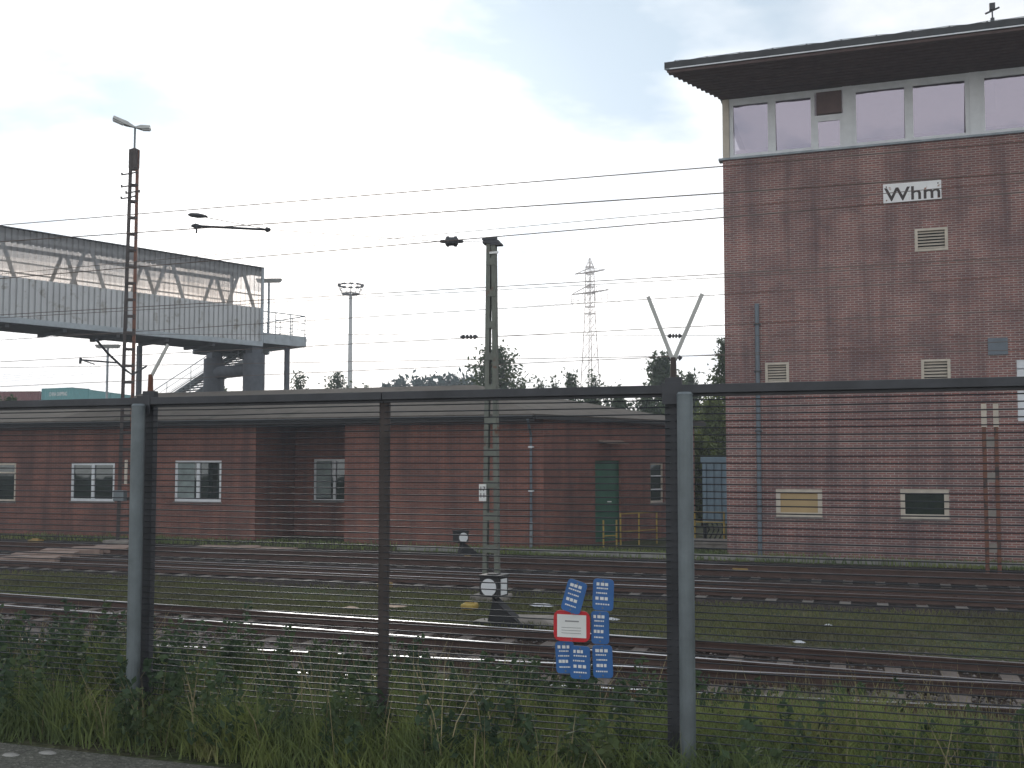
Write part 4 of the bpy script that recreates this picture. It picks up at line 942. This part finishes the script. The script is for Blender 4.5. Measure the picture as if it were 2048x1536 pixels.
# ------------------------------------------------------------ footbridge
E = atd(520, 800, 60.0); E.z = 0
bd = Vector((sin(R(24.3)), cos(R(24.3)), 0)); bn_ = Vector((bd.y, -bd.x, 0))       # along (towards far end), outward to the viewer
br = empty('footbridge', (E.x, E.y, GZ), -R(24.3), label='covered footbridge with grey corrugated cladding and a translucent upper band at the left', cat='footbridge')
# local axes: x = outward (bn_), y = along bd
LB = 34.0; WB = 3.3
zb, zm, ztp = CAMZ+7.0-GZ, CAMZ+9.0-GZ, CAMZ+11.35-GZ
def corr(x, y0, y1, z0, z1, pitch=.30, dep=.10):
    m_ = MB(); n = int((y1-y0)/pitch); prev = None; pts = []
    for k in range(n+1):
        y = y0+k*pitch; pts += [(x, y), (x, y+pitch*.62), (x-dep, y+pitch*.70), (x-dep, y+pitch*.92)]
    pts = [(a, min(b, y1)) for a, b in pts]
    vs = [(a, b, z0) for a, b in pts]+[(a, b, z1) for a, b in pts]; n = len(pts)
    m_.add(vs, [(i, i+1, n+i+1, n+i) for i in range(n-1)]); return m_
corr(.02, -LB, 0, zb, zm).build('lower_cladding', M['clad'], br)
corr(-WB+.03, -LB, 0, zb, zm).build('lower_cladding', M['clad'], br)
zc2 = CAMZ+9.95-GZ
for x_ in (.02, -WB+.03):
    corr(x_, -LB, 0, zm, zc2).build('window_band', M['translucent'], br)
    corr(x_, -LB, 0, zc2, ztp).build('dimmed_upper_sheet', M['dimmed'], br)  # upper strip of sheet, greyed to stand for the shaded ceiling
m_ = MB()
for k in range(int(LB/.3)+1):
    y = -LB+k*.3; m_.box(-WB-.12, .12, y, y+.16, ztp, ztp+.045)
m_.box(-WB-.08, .08, -LB, .12, ztp+.046, ztp+.07); m_.build('roof', M['bridge_dark'], br)
m_ = MB(); m_.box(-WB+.1, -.1, -LB, 0, zb-.05, zb+.12); m_.build('floor_slab', M['bridge_dark'], br)
m_ = MB(); m_.box(-.03, .12, -LB, .05, zb-.28, zb-.0); m_.box(-WB-.1, -WB+.06, -LB, .05, zb-.28, zb-.0); m_.build('edge_beam', M['bridge_steel'], br)
m_ = MB(); m_.box(-WB+.07, -.04, -LB, .0, zb-.34, zb-.06)
for k in range(12): m_.box(-WB+.1, -.06, -LB+2.8*k, -LB+2.8*k+.2, zb-.5, zb-.34)
m_.build('underside', M['bridge_dark'], br)
for side in (-.16, -WB+.2):
    m_ = MB(); y = 0; k = 0; step = 2.15
    zz0, zz1 = zm-.25, ztp-.35
    m_.box(side-.05, side+.05, -LB, 0, zz0-.1, zz0+.1); m_.box(side-.05, side+.05, -LB, 0, zz1-.1, zz1+.1)
    while y > -LB+step:
        m_.bar((side, y-.35, zz0), (side, y-step*.5-.1, zz1), .17, .10, up=(1, 0, 0)); m_.bar((side, y-step*.5-.35, zz1), (side, y-step-.1, zz0), .17, .10, up=(1, 0, 0)); y -= step*2.1
    m_.box(side-.03, side+.03, -LB, 0, (zm+ztp)/2-.45, (zm+ztp)/2-.38); m_.build('truss', M['bridge_steel'], br)
for x_ in (-.02, -WB-.08): m_ = MB(); m_.box(x_, x_+.12, -.06, .08, zb-.1, ztp); m_.build('end_post', M['bridge_steel'], br)
m_ = MB(); m_.box(-WB+.04, -.02, -.03, .03, ztp-.22, ztp); m_.build('end_lintel', M['bridge_steel'], br)
# landing
zl1, zl0 = CAMZ+7.55-GZ, CAMZ+6.93-GZ; LL = 3.1
m_ = MB(); m_.box(.0, .12, .09, LL, zl0, zl1); m_.box(-5.3, 0, LL-.12, LL, zl0+.001, zl1-.001); m_.box(-8.6, -5.31, LL+.9, LL+1.0, zl0+.001, zl1-.001); m_.box(-8.7, -8.6, .5, LL+1.0, zl0, zl1); m_.build('landing_beam', M['bridge_steel'], br)
m_ = MB(); m_.box(-5.3, -.005, .09, LL-.13, zl1-.36, zl1-.25); m_.box(-8.59, -5.31, .5, LL+.89, zl1-.36, zl1-.25); m_.build('landing_floor', M['bridge_dark'], br)
rl = MB(); 
for z in (.42, .84, 1.27):
    rr__ = .035 if z > 1.2 else .018
    rl.tube([(.05, .1, zl1+z), (.05, LL-.05, zl1+z), (-WB-1.9, LL-.05, zl1+z), (-WB-1.9, .1, zl1+z)], rr__, 6)
rl.build('handrail', M['bridge_steel'], br)
for x_, y_ in ((.05, .95), (.05, 2.0), (.05, LL-.05), (-1.3, LL-.05), (-2.6, LL-.05), (-4.0, LL-.05), (-WB-1.9, LL-.05), (-WB-1.9, 1.5)):
    m_ = MB(); m_.tube([(x_, y_, zl1-.12), (x_, y_, zl1+1.27)], .03, 6); m_.box(x_-.03, x_+.11, y_-.06, y_+.06, zl1-.3, zl1-.1); m_.build('rail_post', M['bridge_steel'], br)
# columns and crossbeam
for x_ in (-.35, -4.75):
    m_ = MB(); m_.tube([(x_, -.25, -.1), (x_, -.25, zb-.72)], .63, 28); m_.box(x_-.35, x_+.35, -.6, .1, zb-.72, zb-.34); m_.build('column', M['column'], br, smooth=False)
m_ = MB(); m_.tube([(-4.3, -.25, zb-1.6), (-.9, -.25, zb-1.6)], .38, 20); m_.build('crossbeam', M['column'], br)
m_ = MB(); m_.tube([(-.35, LL-1.05, -.1), (-.35, LL-1.05, zl0)], .17, 16); m_.build('slim_column', M['column'], br)
m_ = MB(); m_.tube([(-4.4, -5.3, -.1), (-4.4, -5.3, zb-.35)], .16, 16); m_.build('slim_column', M['column'], br)
# stairs: descend along -y on the far side
sx0, sx1 = -5.6, -8.5; sy0 = 3.6; nst = 30; rise, run = .185, .275
top_z = zl1-.3
m_ = MB()
for s_ in (sx0, sx1): m_.bar((s_, sy0, top_z-.12), (s_, sy0-run*nst, top_z-rise*nst-.12), .06, .42, up=(1, 0, 0) if False else (0, 0, 1))
m_.build('stringer', M['bridge_steel'], br)
for k in range(nst):
    m_ = MB(); m_.box(sx1+.04, sx0-.04, sy0-run*(k+1)-.02, sy0-run*k, top_z-rise*(k+1)-.05, top_z-rise*(k+1)); m_.build('tread', M['bridge_dark'], br)
ye = sy0-run*nst; ze = top_z-rise*nst
m_ = MB(); m_.box(sx1-.1, sx0+.1, ye-2.6, ye, ze-.25, ze-.05); m_.build('mid_landing', M['bridge_steel'], br)
m_ = MB(); n2_ = int((ze-.2)/rise)
for s_ in (sx0, sx1): m_.bar((s_, ye-2.6, ze-.15), (s_, ye-2.6-run*n2_, ze-.15-rise*n2_), .06, .40)
m_.build('stringer', M['bridge_steel'], br)
for k in range(n2_): 
    m_ = MB(); m_.box(sx1+.04, sx0-.04, ye-2.6-run*(k+1), ye-2.6-run*k, ze-.05-rise*(k+1)-.05, ze-.05-rise*(k+1)); m_.build('tread', M['bridge_dark'], br)
for s_ in (sx0, sx1):
    m_ = MB()
    for hgt in (.35, .7, 1.08): m_.tube([(s_, sy0, top_z+hgt), (s_, ye, ze+hgt), (s_, ye-2.6, ze+hgt), (s_, ye-2.6-run*n2_, ze-rise*n2_+hgt)], .028 if hgt > 1 else .015, 6)
    for k in range(0, nst, 6): m_.tube([(s_, sy0-run*k, top_z-rise*k-.05), (s_, sy0-run*k, top_z-rise*k+1.08)], .022, 6)
    for yy in (ye, ye-1.3, ye-2.6): m_.tube([(s_, yy, ze-.1), (s_, yy, ze+1.08)], .022, 6)
    m_.build('stair_rail', M['bridge_steel'], br)
# lamp posts of the bridge
def trough_lamp(px, pyt, pyb, d_, wpx, z0, label):
    p = atd(px, pyt, d_); root = empty('platform_lamp', (p.x, p.y, z0), R(YAW-3), label=label, cat='lamp post', group='lamp posts with box heads near the footbridge')
    h = p.z-z0; w_ = wpx*d_/F/2; m_ = MB(); m_.tube([(0, 0, 0), (0, 0, h)], .075, 10); m_.build('post', M['bridge_steel'], root)
    m_ = MB(); m_.add([(-w_, -.14, h), (w_, -.14, h+.0), (w_+.08, -.22, h+.2), (-w_-.08, -.22, h+.2), (-w_, .14, h), (w_, .14, h), (w_+.08, .22, h+.2), (-w_-.08, .22, h+.2)], [(3, 2, 1, 0), (4, 5, 6, 7), (0, 1, 5, 4), (3, 7, 6, 2), (1, 2, 6, 5), (0, 4, 7, 3)]); lh = m_.build('lamp_head', M['lamp'], root)
    m_ = MB(); m_.box(-w_*.9, w_*.9, -.1, .1, h-.03, h-.002); m_.build('diffuser', M['lens'], lh)
    m_ = MB(); m_.box(-.12, .12, -.12, .12, 0, .1); m_.build('base_plate', M['bridge_steel'], root)
trough_lamp(534, 562, 672, 62.5, 46, zl1-.25+GZ, 'grey box-headed lamp post standing on the footbridge landing')
trough_lamp(212, 695, 790, 66, 44, GZ, 'grey box-headed lamp post standing left of the stairs below the footbridge')

# ------------------------------------------------------------ shipping containers
def container(parent_loc, rz, L, mt, label, text=None, group='shipping containers stacked beyond the building'):
    root = empty('shipping_container', parent_loc, rz, label=label, cat='container', group=group); m_ = MB(); W, H = 2.44, 2.6
    m_.box(0, L, 0, .06, 0, .15); m_.box(0, L, 0, .06, H-.12, H); m_.box(0, .15, 0, .15, 0, H); m_.box(L-.15, L, 0, .15, 0, H); m_.box(0, .15, W-.15, W, 0, H); m_.box(L-.15, L, W-.15, W, 0, H); m_.box(0, L, W-.06, W, H-.12, H); m_.box(0, L, W-.06, W, 0, .15)
    m_.box(.02, L-.02, .02, W-.02, H-.05, H-.02)
    m_.build('frame', M[mt], root)
    mA, mB = MB(), MB(); n = int(L/.28)
    for k in range(n):
        x = .15+k*(L-.3)/n; w_ = (L-.3)/n
        for y, s_, m_ in ((.03, 1, mA), (W-.03, -1, mB)):
            m_.quad((x, y, .12), (x+w_*.5, y, .12), (x+w_*.5, y, H-.1), (x, y, H-.1)); m_.quad((x+w_*.5, y, .12), (x+w_*.7, y+.035*s_, .12), (x+w_*.7, y+.035*s_, H-.1), (x+w_*.5, y, H-.1)); m_.quad((x+w_*.7, y+.035*s_, .12), (x+w_, y, .12), (x+w_, y, H-.1), (x+w_*.7, y+.035*s_, H-.1))
    mA.build('side_wall', M[mt], root); mB.build('side_wall', M[mt], root)
    for x in (.04, L-.04):
        m_ = MB(); m_.quad((x, .1, .1), (x, W-.1, .1), (x, W-.1, H-.1), (x, .1, H-.1)); m_.build('end_door', M[mt], root)
    if text: text_mesh('lettering', text, .62, M['white_s'], root, (L*.54, -.01, H*.72), (R(90), 0, 0), .004, .60)
    return root
CD = 118.0; nst_c = 4
topz = atd(80, 777, CD).z
for lev in range(4):
    z = topz-2.6*(lev+1)
    L_ = 6.06
    if z < -1.2: break
    hid = lev > 0
    p = atd(81, 800, CD); 
    # text side faces left-front; second long row recedes right
    q = atd(143, 800, CD-2.0)
    rzt = math.atan2((q-p).y, (q-p).x); Lt = (q-p).length
    container((p.x, p.y, z), rzt, Lt+.02, 'teal', 'teal container, topmost of its stack, with the white words CHINA SHIPPING' if not hid else 'container hidden below the lettered teal one', 'CHINA SHIPPING' if not hid else None)
    q2 = atd(246, 806, CD+10); r2 = math.atan2((q2-q).y, (q2-q).x); q = q+Vector((cos(r2), sin(r2), 0))*2.62
    container((q.x, q.y, z-.0), r2, 6.06, 'teal', 'pale teal container receding to the right of the lettered one' if not hid else 'container hidden below the receding teal one')
    u2 = Vector((cos(r2), sin(r2), 0)); pz = q+u2*6.2
    container((pz.x, pz.y, z), r2, 6.06, 'teal', 'farthest teal container of the receding row, behind the lamp post' if not hid else 'container hidden below the farthest teal one')
    p3 = atd(-60, 800, CD+4); q3 = atd(78, 800, CD+3); r3 = math.atan2((q3-p3).y, (q3-p3).x)
    container((p3.x, p3.y, z-.1), r3, (q3-p3).length, 'darkred', 'dark red container left of the lettered teal one, behind the bush' if not hid else 'container hidden below the dark red one')

# ------------------------------------------------------------ high mast light and pylon
hp = atd(699, 922, 200); hm = empty('high_mast_light', (hp.x, hp.y, GZ), label='very tall pale pole with a ring of floodlights on the horizon', cat='light mast'); H = atd(699, 586, 200).z-GZ
m_ = MB(); m_.tube([(0, 0, 0), (0, 0, H)], [.62, .32], 14); m_.build('pole', M['lamp'], hm, smooth=True)
m_ = MB(); ring = lambda r, z, n=14: [(cos(2*pi*k/n)*r, sin(2*pi*k/n)*r, z) for k in range(n+1)]
m_.tube(ring(1.7, H), .14, 6); m_.tube(ring(2.5, H+1.6), .10, 6); m_.tube(ring(2.2, H+.85), .05, 5)
for k in range(12): a = 2*pi*k/12; m_.tube([(cos(a)*1.7, sin(a)*1.7, H), (cos(a)*2.5, sin(a)*2.5, H+1.6)], .06, 4); m_.tube([(0, 0, H), (cos(a)*1.7, sin(a)*1.7, H)], .05, 4)
m_.build('basket', M['rust_dark'], hm)
for k in range(10): a = 2*pi*k/10+.2; m_ = MB(); m_.obox((cos(a)*2.35, sin(a)*2.35, H+1.75), (cos(a)*.25, sin(a)*.25, 0), (-sin(a)*.42, cos(a)*.42, 0), (0, 0, .13)); m_.build('floodlight', M['rust_dark'], hm)
PD = 255.0; pp_ = atd(1181, 922, PD); py_ = empty('power_pylon', (pp_.x, pp_.y, GZ), R(-22), label='lattice electricity pylon with two cross arms against the white sky', cat='pylon')
Z = lambda y: atd(1181, y, PD).z-GZ; sc_ = PD/F
levs = [(Z(980)-3, 14.0), (Z(775), 8.1), (Z(715), 6.6), (Z(660), 5.2), (Z(612), 4.2), (Z(575), 3.9), (Z(545), 3.6), (Z(531), 3.4), (Z(513), .3)]
levs[0] = (0, 12.0)
m_ = MB()
def lw(z):
    for (z0, w0), (z1, w1) in zip(levs, levs[1:]):
        if z0 <= z <= z1: return w0+(w1-w0)*(z-z0)/(z1-z0)
    return .3
K = .13
cor = [(-1, -1), (1, -1), (1, 1), (-1, 1)]
z = 0; zs_ = [0]
while z < levs[-1][0]-.6: z += max(1.5, lw(z)*.42); zs_.append(min(z, levs[-1][0]))
for za, zb_ in zip(zs_, zs_[1:]):
    wa, wb_ = lw(za)/2*.42, lw(zb_)/2*.42
    for k in range(4):
        a, b = cor[k], cor[(k+1) % 4]
        m_.bar((a[0]*wa, a[1]*wa, za), (a[0]*wb_, a[1]*wb_, zb_), K, K)
        m_.bar((a[0]*wa, a[1]*wa, za), (b[0]*wb_, b[1]*wb_, zb_), .05, .05); m_.bar((b[0]*wa, b[1]*wa, za), (a[0]*wb_, a[1]*wb_, zb_), .05, .05)
for y in (531, 545, 572, 585, 612, 626):
    z_ = Z(y); w_2 = lw(z_)/2*.45
    for k in range(4): a, b = cor[k], cor[(k+1) % 4]; m_.bar((a[0]*w_2, a[1]*w_2, z_), (b[0]*w_2, b[1]*w_2, z_), .16, .16)
m_.build('lattice_tower', M['lattice'], py_)
for (yy, yt, hl, nI) in ((542, 533, 4.6, 0), (583, 567, 5.7, 3)):
    m_ = MB(); z_ = Z(yy); zt2 = Z(yt)
    for e in (-.45, .45):
        m_.bar((-hl, 0, z_+.1), (0, e, z_), .22, .22); m_.bar((0, e, z_), (hl, 0, z_+.1), .22, .22)
        m_.bar((-hl, 0, z_+.15), (0, e*.5, zt2), .10, .10); m_.bar((hl, 0, z_+.15), (0, e*.5, zt2), .10, .10)
    for s_ in (-1, 1):
        for f_ in (.35, .65): m_.bar((s_*hl*f_, 0, z_), (s_*hl*f_, 0, z_+(zt2-z_)*(1-f_)), .08, .08)
    m_.build('cross_arm', M['lattice'], py_)
    for s_ in (-1, 1):
        for k in range(nI):
            x = s_*hl*(.98-k*.32); m_ = MB(); m_.tube([(x-.3, 0, z_), (x-.25, 0, z_-2.2), (x, 0, z_-2.5), (x+.25, 0, z_-2.2), (x+.3, 0, z_)], .08, 5); m_.build('insulator_string', M['lattice'], py_)
for k, (xa, ya, yl, ysag) in enumerate(((1150, 597, 686, 668), (1165, 598, 690, 672), (1152, 604, 694, 676), (1170, 605, 700, 682))):
    a = atd(xa, ya, PD); b = atd(-200, yl+75, 420); mid = atd(640, yl-1, 320); 
    m_ = MB(); o = Vector(a); pts = []
    for q_ in range(13):
        u_ = q_/12; pts.append((a*(1-u_)+b*u_)-Vector((0, 0, 4*3.5*u_*(1-u_)))-o)
    m_.tube(pts, .035, 4); ob = m_.build('power_line', M['wirem']); ob.location = o; tag(ob, 'faint sagging power line running left from the pylon arms', 'power line', 'power lines from the pylon')
for k, (ya, yr) in enumerate(((598, 590), (603, 597))):
    a = atd(1212, ya, PD); b = atd(2100, yr, 180); m_ = MB(); o = Vector(a); m_.tube([((a*(1-u_)+b*u_)-Vector((0, 0, 12*u_*(1-u_))))-o for u_ in [q_/10 for q_ in range(11)]], .03, 4); ob = m_.build('power_line', M['wirem']); ob.location = o
    tag(ob, 'faint power line running right from the pylon towards the tower', 'power line', 'power lines right of the pylon')

# ------------------------------------------------------------ trees
def tree(name, px, pyt, d_, wpx, label, mt='leaf', n=3500, seed=0, group='trees along the horizon', cat='tree', lean=.25, size=None, shape='oval', nl=34, low=.12):
    rg = np.random.default_rng(seed+100); p = atd(px, pyt, d_); H = p.z-GZ; W = wpx*d_/F
    if shape == 'cone': W *= 2.2; n = int(n*1.5)
    root = empty(name, (p.x, p.y, GZ), label=label, cat=cat, group=group)
    m_ = MB(); tr_ = max(.05, H*.014); m_.tube([(0, 0, -.1), (H*.01, 0, H*.45), (lean*H*.08, 0, H*.9)], [tr_, tr_*.7, tr_*.15], 7)
    pts = []; size = size or H*.02
    for k in range(nl):
        f_ = low+(1-low)*(k+.5)/nl; a = k*2.4+rg.uniform(-.4, .4)
        if shape == 'oval': rad = W/2*(math.sin(min(1, f_*1.02)*pi)**.6 if f_ > .3 else .75+f_*.3)*rg.uniform(.65, 1.1)
        elif shape == 'poplar': rad = W/2*(1-f_**3)**.6*rg.uniform(.8, 1.1)
        else: rad = W/2*(1-f_*.92)*rg.uniform(.55, 1.2)+.1
        z0 = H*f_*.90; z1 = min(H*.985, z0+rad*rg.uniform(.35, 1.0)+H*.06); tip = np.array((cos(a)*rad+lean*rad*.5, sin(a)*rad, z1)); st = np.array((lean*H*.05*f_, 0, z0*.9))
        m_.tube([tuple(st), tuple((st+tip)/2+np.array((0, 0, -rad*.06))), tuple(tip)], [tr_*.32, tr_*.18, tr_*.05], 4, cap=False)
        cnt = n//nl; u_ = rg.uniform(.25, 1.08, cnt)[:, None]**.7; c_ = st+(tip-st)*u_
        sp = rad*.22+size*1.2; pts.append(c_+rg.normal(size=(cnt, 3))*sp*(.5+.4*u_))
    m_.build('trunk', M['bark'], root)
    leafcloud('crown', np.concatenate(pts), size, M[mt], seed+7, root, 2.4, (.45*lean*2, 0, .15))
    return root
tree('wind_blown_tree', 988, 684, 78, 112, 'tallest dark tree on the horizon, right behind the tall channel mast', n=7000, seed=1, size=.15, nl=44, shape='oval')
tree('wind_blown_tree', 1322, 703, 80, 78, 'tree behind the Y-shaped fence arm, with its tip leaning left', n=5200, seed=2, size=.14, nl=40, shape='cone')
tree('wind_blown_tree', 1380, 738, 82, 66, 'rounded tree filling the gap between the Y-shaped arm and the tower', n=3800, seed=3, size=.15)
tree('wind_blown_tree', 1455, 672, 60, 66, 'dark tree half hidden behind the left edge of the tower', n=5200, seed=4, size=.12, shape='cone')
tree('young_tree', 1078, 748, 95, 34, 'thin feathery young tree just right of the tallest tree', n=700, seed=5, size=.15, shape='cone')
tree('young_tree', 1108, 745, 98, 24, 'sparse young tree left of the pylon, second from the tallest tree', n=450, seed=6, size=.15, shape='cone')
tree('young_tree', 1142, 737, 90, 40, 'feathery leaning young tree immediately left of the pylon', n=1500, seed=7, size=.15, shape='cone')
tree('young_tree', 1188, 738, 92, 34, 'young tree seen through the foot of the pylon', n=900, seed=8, size=.14, shape='cone')
tree('young_tree', 1212, 756, 100, 18, 'tiny young tree just right of the pylon', n=400, seed=9, size=.15, shape='cone')
tree('young_tree', 1238, 758, 100, 24, 'small young tree between the pylon and the leaning tree', n=500, seed=10, size=.15, shape='cone')
tree('young_tree', 1044, 752, 90, 36, 'low bushy tree touching the right side of the tallest tree', n=1500, seed=11, size=.15)
tree('young_tree', 672, 734, 95, 70, 'bushy pale green tree left of the floodlight pole', n=2200, seed=12, size=.15)
tree('young_tree', 596, 735, 90, 40, 'sparse tree behind the slim column of the footbridge landing', n=900, seed=13, size=.15, shape='cone')
tree('young_tree', 735, 758, 110, 24, 'sparse low tree right of the floodlight pole', n=350, seed=14, size=.16, shape='cone')
tree('young_tree', 440, 768, 90, 60, 'bush seen between the two round footbridge columns', n=2200, seed=15, size=.17)
tree('bush', 18, 782, 62, 70, 'rounded green bush at the left edge in front of the dark red container', n=3500, seed=16, size=.10, cat='bush')
for k, (px, py, w_) in enumerate(((772, 761, 22), (800, 751, 30), (836, 752, 28), (862, 749, 26), (884, 747, 30), (906, 746, 26), (928, 747, 24), (948, 748, 24))):
    tree('poplar', px, py, 165, w_+6, ['leftmost and lowest', 'second', 'third', 'fourth', 'fifth', 'sixth', 'seventh', 'rightmost'][k]+' blue-green poplar of the far row above the low roof', 'leaf_t', 1500, 30+k, 'far row of blue-green poplars', 'tree', 0.0, .45, 'poplar', 26)
# thicket behind the building's right end and by the tower
tree('shrub', 1425, 792, 56, 92, 'tall yellow-green shrub filling the gap between the low building and the tower', 'leaf_y', 9000, 50, 'shrubs beside the tower', 'shrub', .1, .11, nl=50, low=.02)
tree('shrub', 1402, 868, 50, 70, 'lower olive-green shrub behind the pale blue cabinet', 'leaf_y', 4000, 51, 'shrubs beside the tower', 'shrub', .1, .11, nl=30, low=.02)
for k, px in enumerate((1180, 1235, 1290, 1345)):
    tree('shrub', px, 781+2*k, 70, 74, ['leftmost', 'second', 'third', 'rightmost'][k]+' dull green shrub showing between the top rail and the hipped roof end', 'leaf', 3200, 60+k, 'shrubs behind the hipped roof', 'shrub', .2, .14, nl=34, low=.05)

# ------------------------------------------------------------ haze
hz_ = MB(); hz_.box(-730, 640, -90, 730, -3, 75)  # volume added to lift the darks and pale the far things
hm_ = bpy.data.materials.new('haze'); hm_.use_nodes = True; t = hm_.node_tree; t.nodes.clear()
ho_ = nd(t, 'ShaderNodeOutputMaterial'); pv = nd(t, 'ShaderNodeVolumePrincipled'); pv.inputs['Color'].default_value = (.86, .92, 1.0, 1); pv.inputs['Density'].default_value = .0013
t.links.new(pv.outputs[0], ho_.inputs['Volume'])
hzo = hz_.build('haze', hm_); tag(hzo, kind='stuff', label='thin pale haze added over the rail yard to lift the darks')
